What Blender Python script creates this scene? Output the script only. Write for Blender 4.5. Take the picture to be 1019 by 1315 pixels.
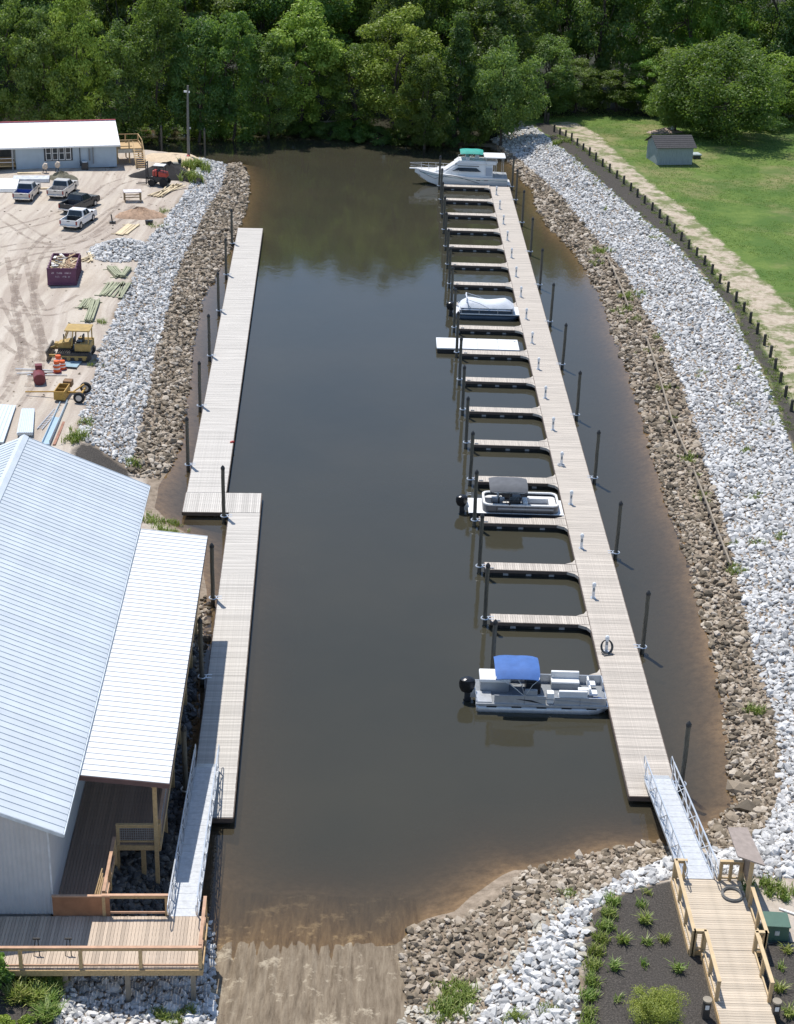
import bpy, bmesh, math, random
import numpy as np
from mathutils import Matrix, Vector

for o in list(bpy.data.objects): bpy.data.objects.remove(o)
SC = bpy.context.scene
COL = SC.collection
random.seed(7)
RNG = np.random.default_rng(11)

# ------------------------------------------------------------------ camera
F = 2030.0; CX, CY = 509.5, 657.5; CAMH = 47.2      # solved from the docks' and pilings' vanishing points
_D = np.array([354 - CX, 5020 - CY, F]); _D /= np.linalg.norm(_D)
_Y = np.array([508 - CX, -288 - CY, F]); _Y -= _D * _Y.dot(_D); _Y /= np.linalg.norm(_Y)
_Z = -_D; _X = np.cross(_Y, _Z)

def P(x, y, z=0.0):
    "photo pixel -> world point on the level z"
    r = np.array([x - CX, y - CY, F]); w = np.array([r @ _X, r @ _Y, r @ _Z]); t = (z - CAMH) / w[2]
    return Vector((w[0] * t, w[1] * t, z))

def Qn(p):
    "world points (n,3) -> photo pixels (n,2)"
    p = np.asarray(p, float) - [0, 0, CAMH]
    c = p[:, :1] * _X + p[:, 1:2] * _Y + p[:, 2:3] * _Z
    cz = np.where(c[:, 2] > 1, c[:, 2], 1)
    return np.stack([CX + F * c[:, 0] / cz, CY + F * c[:, 1] / cz], 1)

cam = bpy.data.cameras.new('camera')
co = bpy.data.objects.new('camera', cam); COL.objects.link(co)
W = np.stack([_X, _Y, _Z])                     # rows: world axes in camera (x right, y down, z fwd)
cam_right, cam_up, cam_back = W[:, 0], -W[:, 1], -W[:, 2]
M = Matrix.Identity(4)
for i in range(3):
    M[i][0], M[i][1], M[i][2] = cam_right[i], cam_up[i], cam_back[i]
M[2][3] = CAMH
co.matrix_world = M
cam.sensor_fit = 'VERTICAL'; cam.sensor_height = 24.0
cam.lens = 24.0 * F / 1315.0
cam.clip_start = 0.5; cam.clip_end = 4000
SC.camera = co

# ------------------------------------------------------------------ sky, sun, exposure
SUN = Vector((-0.225, 0.36, 1.0)).normalized()
wd = bpy.data.worlds.new('World'); SC.world = wd; wd.use_nodes = True
nt = wd.node_tree; nt.nodes.clear()
sk = nt.nodes.new('ShaderNodeTexSky'); sk.sky_type = 'NISHITA'; sk.sun_disc = False
sk.sun_elevation = math.asin(SUN.z); sk.sun_rotation = math.atan2(SUN.x, SUN.y)
sk.air_density = 1.0; sk.dust_density = 0.3; sk.ozone_density = 1.6
bg = nt.nodes.new('ShaderNodeBackground'); bg.inputs['Strength'].default_value = 0.135
wo = nt.nodes.new('ShaderNodeOutputWorld')
nt.links.new(sk.outputs[0], bg.inputs[0]); nt.links.new(bg.outputs[0], wo.inputs[0])
sl = bpy.data.lights.new('sun', 'SUN'); sl.energy = 4.2; sl.angle = math.radians(0.53); sl.color = (1.0, 0.955, 0.89)
so = bpy.data.objects.new('sun', sl); COL.objects.link(so)
so.rotation_euler = (-SUN).to_track_quat('-Z', 'Y').to_euler(); so.location = (-60, 100, 160)
SC.view_settings.view_transform = 'Standard'; SC.view_settings.look = 'None'
SC.view_settings.exposure = 0.28; SC.view_settings.gamma = 1.0
SC.render.engine = 'CYCLES'

# ------------------------------------------------------------------ helpers
ORD = ['first','second','third','fourth','fifth','sixth','seventh','eighth','ninth','tenth','eleventh','twelfth','thirteenth',
 'fourteenth','fifteenth','sixteenth','seventeenth','eighteenth','nineteenth','twentieth']
TENS = {2: 'twenty', 3: 'thirty', 4: 'forty'}
def ordw(i):
    "1 -> first"
    if i <= 20: return ORD[i - 1]
    if i % 10 == 0: return {30: 'thirtieth', 40: 'fortieth'}[i]
    return TENS[i // 10] + '-' + ORD[i % 10 - 1]

class MB:
    def __init__(s): s.v = []; s.f = []
    def add(s, vs, fs):
        b = len(s.v); s.v += [tuple(p) for p in vs]; s.f += [tuple(b + i for i in f) for f in fs]; return s
    def box(s, x0, x1, y0, y1, z0, z1, rz=0, c=None):
        vs = [(x, y, z) for z in (z0, z1) for x, y in ((x0, y0), (x1, y0), (x1, y1), (x0, y1))]
        if rz:
            cx, cy = c if c else ((x0 + x1) / 2, (y0 + y1) / 2); ca, sa = math.cos(rz), math.sin(rz)
            vs = [(cx + (x - cx) * ca - (y - cy) * sa, cy + (x - cx) * sa + (y - cy) * ca, z) for x, y, z in vs]
        return s.add(vs, [(3, 2, 1, 0), (4, 5, 6, 7), (0, 1, 5, 4), (1, 2, 6, 5), (2, 3, 7, 6), (3, 0, 4, 7)])
    def hexa(s, bot, top):
        "bot/top: four points each, counter-clockwise from above"
        return s.add(list(bot) + list(top), [(3, 2, 1, 0), (4, 5, 6, 7), (0, 1, 5, 4), (1, 2, 6, 5), (2, 3, 7, 6), (3, 0, 4, 7)])
    def beam(s, p, q, w, h=None):
        h = h or w; p, q = Vector(p), Vector(q); d = (q - p).normalized()
        up = Vector((0, 0, 1)) if abs(d.z) < .95 else Vector((0, 1, 0))
        a = d.cross(up).normalized() * w / 2; b = a.cross(d).normalized() * h / 2
        return s.hexa([p - a - b, p + a - b, p + a + b, p - a + b], [q - a - b, q + a - b, q + a + b, q - a + b])
    def tube(s, pts, r, n=8, cap=True, closed=False):
        pts = [Vector(p) for p in pts]; m = len(pts); rs = r if isinstance(r, (list, tuple)) else [r] * m
        vs = []; pa = None
        for i, p in enumerate(pts):
            if closed: d = pts[(i + 1) % m] - pts[i - 1]
            else: d = pts[min(i + 1, m - 1)] - pts[max(i - 1, 0)]
            d = d.normalized() if d.length else Vector((0, 0, 1))
            if pa is None:
                up = Vector((0, 0, 1)) if abs(d.z) < .9 else Vector((1, 0, 0)); a = d.cross(up).normalized()
            else: a = (pa - d * pa.dot(d)).normalized()
            pa = a; b = d.cross(a)
            vs += [p + (a * math.cos(2 * math.pi * k / n) + b * math.sin(2 * math.pi * k / n)) * rs[i] for k in range(n)]
        fs = [(i * n + k, i * n + (k + 1) % n, ((i + 1) % m) * n + (k + 1) % n, ((i + 1) % m) * n + k) for i in range(m if closed else m - 1) for k in range(n)]
        if cap and not closed: fs += [tuple(range(n - 1, -1, -1)), tuple((m - 1) * n + k for k in range(n))]
        return s.add(vs, fs)
    def cyl(s, x, y, z0, z1, r, n=12, r1=None):
        return s.tube([(x, y, z0), (x, y, z1)], [r, r if r1 is None else r1], n)
    def wheel(s, c, r, w, n=18, axis='y', prof=None):
        "disc with its axle along x or y"
        prof = prof or [(r * .6, -w / 2), (r * .93, -w / 2), (r, -w * .3), (r, w * .3), (r * .93, w / 2), (r * .6, w / 2)]
        vs = []
        for rr, o in prof:
            for k in range(n):
                t = 2 * math.pi * k / n; a, b = rr * math.cos(t), rr * math.sin(t)
                vs.append((c[0] + a, c[1] + o, c[2] + b) if axis == 'y' else (c[0] + o, c[1] + a, c[2] + b))
        m = len(prof)
        fs = [(i * n + k, i * n + (k + 1) % n, (i + 1) * n + (k + 1) % n, (i + 1) * n + k) for i in range(m - 1) for k in range(n)]
        fs += [tuple(range(n)), tuple((m - 1) * n + k for k in range(n - 1, -1, -1))]
        return s.add(vs, fs)
    def loft(s, rings, cap=True, closed=True):
        n = len(rings[0]); vs = [p for r in rings for p in r]; m = len(rings)
        kk = n if closed else n - 1
        fs = [(i * n + k, i * n + (k + 1) % n, (i + 1) * n + (k + 1) % n, (i + 1) * n + k) for i in range(m - 1) for k in range(kk)]
        if cap: fs += [tuple(range(n - 1, -1, -1)), tuple((m - 1) * n + k for k in range(n))]
        return s.add(vs, fs)
    def prism_y(s, prof, y0, y1):
        "profile of (x,z) extruded along y"
        return s.loft([[(x, y0, z) for x, z in prof], [(x, y1, z) for x, z in prof]])
    def prism_x(s, prof, x0, x1):
        return s.loft([[(x0, y, z) for y, z in prof], [(x1, y, z) for y, z in prof]])
    def prism_z(s, poly, z0, z1):
        return s.loft([[(x, y, z0) for x, y in poly], [(x, y, z1) for x, y in poly]])
    def mesh(s, name, mat, smooth=False):
        me = bpy.data.meshes.new(name); me.from_pydata(s.v, [], s.f); me.materials.append(mat)
        bm = bmesh.new(); bm.from_mesh(me); bmesh.ops.recalc_face_normals(bm, faces=bm.faces); bm.to_mesh(me); bm.free()
        if smooth:
            me.polygons.foreach_set('use_smooth', [True] * len(me.polygons)); me.set_sharp_from_angle(angle=math.radians(38))
        return me
    def build(s, name, mat, parent=None, loc=(0, 0, 0), rz=0, smooth=False, bevel=0):
        return link(name, s.mesh(name, mat, smooth), parent, loc, rz, bevel)

def link(name, me, parent=None, loc=(0, 0, 0), rz=0, bevel=0):
    o = bpy.data.objects.new(name, me); COL.objects.link(o)
    o.parent = parent; o.location = loc; o.rotation_euler = (0, 0, rz)
    if bevel:
        b = o.modifiers.new('bevel', 'BEVEL'); b.width = bevel; b.segments = 2; b.limit_method = 'ANGLE'; b.angle_limit = .6
    return o

def tag(o, label, cat, group=None):
    o['label'] = label; o['category'] = cat
    if group: o['group'] = group
    return o
def thing(name, label, cat, loc=(0, 0, 0), rz=0, group=None):
    o = bpy.data.objects.new(name, None); COL.objects.link(o)
    o.empty_display_size = .3; o.location = loc; o.rotation_euler = (0, 0, rz)
    return tag(o, label, cat, group)
def kids(o): return [c for c in COL.objects if c.parent == o]
def dup(root, loc, rz, label=None, subs=None):
    def cp(o, par):
        c = o.copy(); COL.objects.link(c); c.parent = par
        for ch in list(o.children): cp(ch, c)
        return c
    r = cp(root, None); r.location = loc; r.rotation_euler = (0, 0, rz)
    if label: r['label'] = label
    return r

def npmesh(name, V, Fc, mat, cols=None, smooth=False):
    "numpy verts (n,3), faces (m,k) -> mesh; cols per vertex (n,3)"
    me = bpy.data.meshes.new(name); n, m = len(V), len(Fc); k = Fc.shape[1]
    me.vertices.add(n); me.vertices.foreach_set('co', np.ascontiguousarray(V, np.float32).ravel())
    me.loops.add(m * k); me.loops.foreach_set('vertex_index', np.ascontiguousarray(Fc, np.int32).ravel())
    me.polygons.add(m); me.polygons.foreach_set('loop_start', np.arange(m, dtype=np.int32) * k)
    me.polygons.foreach_set('use_smooth', np.full(m, smooth))
    me.update(calc_edges=True)
    if cols is not None:
        a = me.color_attributes.new('tint', 'FLOAT_COLOR', 'POINT')
        a.data.foreach_set('color', np.concatenate([cols, np.ones((n, 1))], 1).astype(np.float32).ravel())
    me.materials.append(mat); return me

def inpoly(pts, poly):
    poly = np.asarray(poly, float); x, y = pts[:, 0], pts[:, 1]; r = np.zeros(len(pts), bool); j = len(poly) - 1
    for i in range(len(poly)):
        xi, yi = poly[i]; xj, yj = poly[j]
        c = ((yi > y) != (yj > y))
        with np.errstate(divide='ignore', invalid='ignore'):
            r ^= c & (x < (xj - xi) * (y - yi) / (yj - yi + 1e-12) + xi)
        j = i
    return r

# ------------------------------------------------------------------ materials
MATS = {}
class NT:
    def __init__(s, name):
        s.m = bpy.data.materials.new(name); s.m.use_nodes = True; s.t = s.m.node_tree; s.t.nodes.clear()
        s.out = s.n('ShaderNodeOutputMaterial')
    def n(s, typ, **kw):
        nd = s.t.nodes.new(typ)
        for k, v in kw.items():
            if k in nd.inputs: nd.inputs[k].default_value = v
            else: setattr(nd, k, v)
        return nd
    def l(s, a, b): s.t.links.new(a, b)
    def coord(s, scale=1.0, kind='Object', vec=None):
        tc = s.n('ShaderNodeTexCoord'); mp = s.n('ShaderNodeMapping')
        mp.inputs['Scale'].default_value = vec or (scale,) * 3
        s.l(tc.outputs[kind], mp.inputs[0]); return mp.outputs[0]
    def noise(s, co, scale=1, detail=4, rough=.6):
        nd = s.n('ShaderNodeTexNoise'); nd.inputs['Scale'].default_value = scale; nd.inputs['Detail'].default_value = detail
        nd.inputs['Roughness'].default_value = rough; s.l(co, nd.inputs['Vector']); return nd.outputs['Fac']
    def ramp(s, fac, stops):
        r = s.n('ShaderNodeValToRGB'); e = r.color_ramp.elements
        while len(e) < len(stops): e.new(.5)
        for k, (p, c) in enumerate(stops): e[k].position = p; e[k].color = (*c, 1) if len(c) == 3 else c
        s.l(fac, r.inputs[0]); return r.outputs[0]
    def mix(s, fac, a, b, mode='MIX'):
        m = s.n('ShaderNodeMix', data_type='RGBA', blend_type=mode)
        for sock, v in ((m.inputs[0], fac), (m.inputs[6], a), (m.inputs[7], b)):
            if hasattr(v, 'is_linked'): s.l(v, sock)
            elif isinstance(v, (tuple, list)): sock.default_value = (*v, 1) if len(v) == 3 else v
            else: sock.default_value = v
        return m.outputs[2]
    def math(s, op, a, b=0, c=0, clamp=False):
        m = s.n('ShaderNodeMath', operation=op, use_clamp=clamp)
        for sock, v in zip(m.inputs, (a, b, c)):
            if hasattr(v, 'is_linked'): s.l(v, sock)
            else: sock.default_value = v
        return m.outputs[0]
    def bump(s, h, strength=.3, dist=.02):
        b = s.n('ShaderNodeBump', Strength=strength, Distance=dist); s.l(h, b.inputs['Height']); return b.outputs[0]
    def princ(s, col, rough=.7, metal=0, normal=None, **kw):
        p = s.n('ShaderNodeBsdfPrincipled')
        for nm, v in (('Base Color', col), ('Roughness', rough), ('Metallic', metal)):
            if hasattr(v, 'is_linked'): s.l(v, p.inputs[nm])
            else: p.inputs[nm].default_value = (*v, 1) if isinstance(v, tuple) else v
        for k, v in kw.items(): p.inputs[k.replace('_', ' ')].default_value = v
        if normal is not None: s.l(normal, p.inputs['Normal'])
        s.l(p.outputs[0], s.out.inputs[0]); return p

def mat(name, col, rough=.7, metal=0.0, var=.25, scale=2.0, bump=0.0, bscale=25.0, rnd=0.0, streak=None, dirt=None, **kw):
    "plain procedural surface: mottled colour, optional grain, per-object shift and dirt"
    if name in MATS: return MATS[name]
    t = NT(name); c = t.coord(1, 'Object', streak)
    n = t.noise(c, scale, 5)
    dark = tuple(x * (1 - var) for x in col); lite = tuple(min(1, x * (1 + var)) for x in col)
    cc = t.ramp(n, [(.3, dark), (.7, lite)])
    if dirt:
        nd = t.noise(t.coord(1), .9, 6, .7)
        cc = t.mix(t.ramp(nd, [(.52, (0, 0, 0)), (.72, (.6, .6, .6))]), cc, dirt)
    if rnd:
        oi = t.n('ShaderNodeObjectInfo'); v = t.math('MULTIPLY_ADD', oi.outputs['Random'], 2 * rnd, 1 - rnd)
        h = t.n('ShaderNodeHueSaturation'); t.l(cc, h.inputs['Color']); t.l(v, h.inputs['Value']); cc = h.outputs[0]
    nm = t.bump(t.noise(c, bscale, 4), bump, .02) if bump else None
    t.princ(cc, rough, metal, nm, **kw); MATS[name] = t.m; return t.m
# ------------------------------------------------------------------ left frame (building, boardwalk and left dock share one axis)
LA = math.radians(2.3); LO = (-7.0, 51.0)
def LW(u, v, z=0.0):
    return Vector((LO[0] + u * math.cos(LA) - v * math.sin(LA), LO[1] + u * math.sin(LA) + v * math.cos(LA), z))

# ------------------------------------------------------------------ terrain
_sh = []
def sp(pts, W_, H_, z=0):
    for x, y in pts:
        p = P(x, y, z); _sh.append((p.x, p.y, W_, H_))
sp([(290, 1208), (350, 1205), (420, 1207), (480, 1212), (512, 1214)], 26, 2.6)                       # boat ramp
sp([(525, 1200)], 8, 1.8)
sp([(545, 1186), (562, 1180), (585, 1172), (600, 1152), (625, 1133), (655, 1117), (685, 1117), (724, 1107), (765, 1098), (800, 1091)], 5.5, 2.2)
sp([(850, 1085), (895, 1075), (925, 1055), (945, 1030), (940, 1000)], 5.5, 2.2)
sp([(938, 960), (930, 900), (915, 830), (900, 770), (880, 700), (858, 640), (840, 580), (828, 530), (812, 480), (792, 435), (778, 385),
    (762, 358), (748, 335), (728, 310), (705, 288), (692, 262)], 11.5, 2.5)
sp([(688, 245), (668, 225), (655, 203)], 8, 2.5)
sp([(632, 190), (600, 187), (540, 184), (470, 177), (400, 172), (345, 165), (300, 167), (190, 167)], 6, 1.6)
for x, y in [(-55, 227), (-90, 224), (-190, 224), (-190, 209), (-90, 211), (-45, 211), (-32, 210.5)]: _sh.append((x, y, 4, 2.2))
for x, y in [(-26, 209), (-21.5, 206)]: _sh.append((x, y, 4.5, 2.2))
sp([(306, 210), (314, 222), (318, 236)], 5.5, 2.2)
sp([(311, 262), (301, 298), (293, 318), (272, 355), (256, 388), (244, 440), (239, 490), (233, 540), (228, 572)], 7.5, 2.2)
sp([(215, 603), (200, 628), (195, 652)], 6, 2.0)
for u, v in [(-5.2, 47.5), (-3.2, 45.2), (-2.2, 41), (-1.9, 37), (-2.3, 32), (-2.2, 26), (-2.0, 18), (-1.8, 11), (-.6, 6.5), (.5, 4.2)]:
    p = LW(u, v); _sh.append((p.x, p.y, 5.5, 2.0))
SHORE = np.array(_sh)
_vn = np.random.default_rng(3).random((64, 64))
def vnoise(x, y):
    xi, yi = np.floor(x).astype(int), np.floor(y).astype(int); fx, fy = x - xi, y - yi
    fx, fy = fx * fx * (3 - 2 * fx), fy * fy * (3 - 2 * fy); g = lambda a, b: _vn[a % 64, b % 64]
    return (g(xi, yi) * (1 - fx) + g(xi + 1, yi) * fx) * (1 - fy) + (g(xi, yi + 1) * (1 - fx) + g(xi + 1, yi + 1) * fx) * fy - .5
RUTS = [(-6.2 + i * .36 + .12 * math.sin(i * 2.1), .03 + .035 * ((i * 37) % 5) / 5) for i in range(17)]
def terrain(xy):
    "ground height and signed distance to the shore (land positive)"
    A = SHORE; B = np.roll(SHORE, -1, 0); best = np.full(len(xy), 1e9); al = []
    for i in range(len(A)):
        a, b = A[i, :2], B[i, :2]; d = b - a; L2 = d @ d
        t = np.clip(((xy - a) @ d) / L2, 0, 1); q = a + t[:, None] * d
        ds = np.hypot(*(xy - q).T); best = np.minimum(best, ds); al.append((ds.astype(np.float32), (A[i, 2] + (B[i, 2] - A[i, 2]) * t).astype(np.float32), (A[i, 3] + (B[i, 3] - A[i, 3]) * t).astype(np.float32)))
    sw = np.zeros(len(xy)); w = sw.copy(); h = sw.copy(); sig = .6 + .12 * best
    for ds, w_, h_ in al:
        k = np.exp(-np.minimum((ds - best) / sig, 60)); sw += k; w += k * w_; h += k * h_
    w /= sw; h /= sw
    ins = inpoly(xy, SHORE[:, :2]); d = np.where(ins, -best, best)
    wob = vnoise(xy[:, 0] * .35, xy[:, 1] * .35) * .55
    d = d + np.where(np.abs(d) < 6, wob, 0)
    s = np.clip(d / w, 0, 1); up = h * (s - .12 * np.sin(2 * np.pi * s) * .5) * (1 + 0.0 * s)
    z = np.where(d > 0, up, np.maximum(-2.5, d * (.29 - .20 * np.exp(-(((xy[:, 0] + 3) / 6) ** 2 + ((xy[:, 1] - 54) / 9) ** 2)))))
    fl = np.clip((d - w) / 6, 0, 1)
    z = z + fl * (vnoise(xy[:, 0] * .12, xy[:, 1] * .12) * .35 + vnoise(xy[:, 0] * .6 + 9, xy[:, 1] * .6) * .06)
    ramp = (xy[:, 0] > -7.2) & (xy[:, 0] < .6) & (xy[:, 1] < 58)
    r = np.zeros(len(xy))
    for k, (x0, dp) in enumerate(RUTS):
        xc = x0 + .25 * vnoise(np.full(len(xy), k * 3.1), xy[:, 1] * .35)
        r -= dp * np.exp(-((xy[:, 0] - xc) / .07) ** 2) * np.clip(vnoise(xy[:, 1] * .5 + k * 7, np.full(len(xy), k * 1.7)) + .75, 0, 1)
    z = z + np.where(ramp, r * 1.5 + vnoise(xy[:, 0] * 2.2, xy[:, 1] * 1.3) * .05 + vnoise(xy[:, 0] * .7 + 3, xy[:, 1] * .7) * .06 + vnoise(xy[:, 0] * 5, xy[:, 1] * 5) * .02, 0)
    pu, pv = xy[:, 0] + 10.0, xy[:, 1] - 50.6
    z = z - .6 * np.exp(-(pu / 3.4) ** 2 - (pv / 2.6) ** 2)
    return z, d
def ground_z(x, y): return float(terrain(np.array([[x, y]], float))[0][0])

gx = np.unique(np.round(np.concatenate([np.linspace(-1500, -120, 24), np.arange(-120, -60, 3), np.arange(-60, 62, .6), np.arange(62, 125, 3), np.linspace(125, 1500, 24), np.arange(-7.2, .8, .1)]), 3))
gy = np.unique(np.round(np.concatenate([np.linspace(-600, 20, 16), np.arange(20, 46, 2), np.arange(46, 58, .2), np.arange(58, 80, .4), np.arange(80, 240, .6), np.arange(240, 330, 3), np.linspace(330, 2500, 30)]), 3))
GX, GY = np.meshgrid(gx, gy); XY = np.stack([GX.ravel(), GY.ravel()], 1)
GZ, GD = terrain(XY)
GP = Qn(np.column_stack([XY, GZ]))
front = XY[:, 1] > 20
nx, ny = len(gx), len(gy)
ii = (np.arange(ny - 1)[:, None] * nx + np.arange(nx - 1)[None, :]).ravel()
GF = np.stack([ii, ii + 1, ii + nx + 1, ii + nx], 1)

POLY = dict(
 track=[(706, 158), (735, 156), (765, 172), (800, 205), (835, 235), (880, 270), (925, 310), (965, 345), (1019, 398), (1120, 480), (1200, 700), (1090, 640), (1040, 560), (1008, 500), (975, 430), (945, 385), (905, 335), (865, 288), (825, 250), (790, 222), (755, 192), (725, 172)],
 mulch_r=[(684, 158), (706, 158), (725, 172), (755, 192), (790, 222), (825, 250), (865, 288), (905, 335), (945, 385), (975, 430), (1008, 500), (1040, 560), (1090, 640), (1300, 900), (1300, 950), (1060, 660), (1019, 585), (1003, 540), (985, 490), (962, 450), (940, 402), (905, 357), (865, 313), (820, 277), (775, 237), (735, 202)],
 mulch_b=[(735, 1340), (742, 1240), (757, 1175), (795, 1147), (850, 1134), (872, 1128), (948, 1150), (960, 1200), (1000, 1215), (1060, 1220), (1060, 1400), (735, 1400)],
 mulch_l=[(-400, 1230), (90, 1230), (82, 1262), (75, 1330), (70, 1420), (-400, 1420)],
 mulch_strip=[(100, 560), (120, 570), (168, 604), (150, 640), (90, 600)],  # dark mulch, the ground's own colour, at the big roof's far end
 mud_flat=[(575, 1180), (590, 1140), (650, 1108), (690, 1112), (660, 1135), (620, 1160), (600, 1185)],
 # stone zones
 white_l=[(256, 195), (275, 198), (292, 210), (284, 240), (271, 262), (256, 290), (241, 320), (227, 350), (218, 385), (209, 420), (201, 450), (196, 480), (189, 510), (183, 540), (173, 575), (167, 604),
          (150, 592), (122, 574), (98, 562), (105, 530), (113, 500), (122, 478), (126, 455), (131, 440), (141, 420), (150, 398), (156, 385), (166, 368), (176, 342), (183, 318), (193, 303), (206, 290), (216, 275), (227, 262), (238, 247), (250, 222)],
 brown_l=[(292, 204), (306, 204), (322, 232), (318, 262), (308, 296), (297, 320), (276, 357), (260, 390), (248, 442), (243, 492), (237, 542), (232, 574), (220, 600), (204, 615), (167, 612), (167, 604), (173, 575), (183, 540), (189, 510),
          (196, 480), (201, 450), (209, 420), (218, 385), (227, 350), (241, 320), (256, 290), (271, 262), (284, 240), (292, 212)],
 pile_l=[(112, 320), (130, 308), (150, 303), (170, 308), (182, 322), (178, 338), (150, 341), (128, 336)],
 white_bl=[(62, 1420), (72, 1315), (84, 1255), (100, 1225), (100, 1080), (200, 940), (235, 830), (255, 830), (252, 1000), (252, 1090), (272, 1180), (276, 1240), (278, 1420)],
 brown_bl=[(240, 830), (246, 780), (262, 765), (276, 790), (270, 820), (262, 870), (250, 880)],
 white_r=[(628, 180), (655, 168), (684, 162), (735, 202), (775, 237), (820, 277), (865, 313), (905, 357), (940, 402), (962, 450), (985, 490), (1003, 540), (1019, 585), (1060, 660), (1300, 950), (1300, 1130), (1019, 1127), (985, 1130), (950, 1123),
          (870, 1122), (850, 1132), (800, 1146), (760, 1171), (745, 1235), (738, 1400), (575, 1400), (612, 1315), (632, 1275), (657, 1245), (682, 1210), (717, 1175), (762, 1150), (802, 1125), (850, 1107), (900, 1100), (955, 1085), (985, 1060), (1003, 1015), (1000, 960),
          (988, 900), (968, 850), (957, 790), (942, 720), (927, 660), (907, 600), (892, 550), (877, 500), (852, 440), (827, 400), (802, 350), (767, 312), (747, 287), (720, 253), (690, 225), (665, 205), (645, 190)],
 brown_r=[(640, 188), (665, 205), (690, 225), (720, 253), (747, 287), (767, 312), (802, 350), (827, 400), (852, 440), (877, 500), (892, 550), (907, 600), (927, 660), (942, 720), (957, 790), (968, 850), (988, 900), (1000, 960), (1003, 1015), (985, 1060), (955, 1085), (900, 1100), (850, 1107), (802, 1125), (762, 1150), (717, 1175), (682, 1210),
          (657, 1245), (632, 1275), (612, 1315), (575, 1400), (505, 1400), (515, 1315), (522, 1270), (512, 1225), (525, 1195), (560, 1178), (585, 1180), (640, 1152), (668, 1122), (724, 1105), (800, 1089), (850, 1083), (895, 1073), (920, 1052), (938, 1030), (934, 1000), (932, 960), (925, 900), (910, 830), (894, 770), (874, 700), (852, 640), (834, 580), (822, 530), (806, 480), (786, 435), (772, 385), (756, 358), (742, 335), (722, 310), (699, 288), (685, 262), (682, 245), (662, 225), (650, 203)])
def zone(name): return inpoly(GP, POLY[name]) & front & (XY[:, 1] < 260)
z_track = zone('track').astype(float)
z_mulch = (zone('mulch_r') | zone('mulch_b') | zone('mulch_l') | zone('mulch_strip')).astype(float)
z_stone = (zone('white_l') | zone('brown_l') | zone('white_r') | zone('brown_r') | zone('white_bl') | zone('brown_bl')).astype(float)
z_ramp = ((XY[:, 0] > -7.6) & (XY[:, 0] < 2.6) & (XY[:, 1] < 60) & (GD > -14)).astype(float)
z_grass = ((XY[:, 0] > 20) & (XY[:, 1] > 60) & (GD > 6)).astype(float)
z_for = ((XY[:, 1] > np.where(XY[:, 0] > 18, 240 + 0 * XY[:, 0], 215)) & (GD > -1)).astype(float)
z_mud = (GD < np.where(XY[:, 0] > 0, 1.2, 1.0)).astype(float)
def blur(z, n=2):
    z = z.reshape(ny, nx)
    for _ in range(n):
        p = np.pad(z, 1, mode='edge'); z = (p[:-2] + 2 * p[1:-1] + p[2:])[:, 1:-1] / 4
        p = np.pad(z, 1, mode='edge'); z = (p[:, :-2] + 2 * p[:, 1:-1] + p[:, 2:])[1:-1] / 4
    return z.ravel()
z_grass, z_mulch, z_track, z_for, z_mud, z_stone, z_ramp = [blur(z_) for z_ in (z_grass, z_mulch, z_track, z_for, z_mud, z_stone, z_ramp)]
ground_me = npmesh('ground', np.column_stack([XY, GZ]), GF, bpy.data.materials.new('tmp'), smooth=True)
for nm, arr in (('za', (z_grass, z_mulch, z_track)), ('zb', (z_for, np.maximum(z_mud, z_stone), z_ramp))):
    a = ground_me.color_attributes.new(nm, 'FLOAT_COLOR', 'POINT')
    a.data.foreach_set('color', np.stack([*arr, np.ones(len(XY))], 1).astype(np.float32).ravel())

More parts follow.
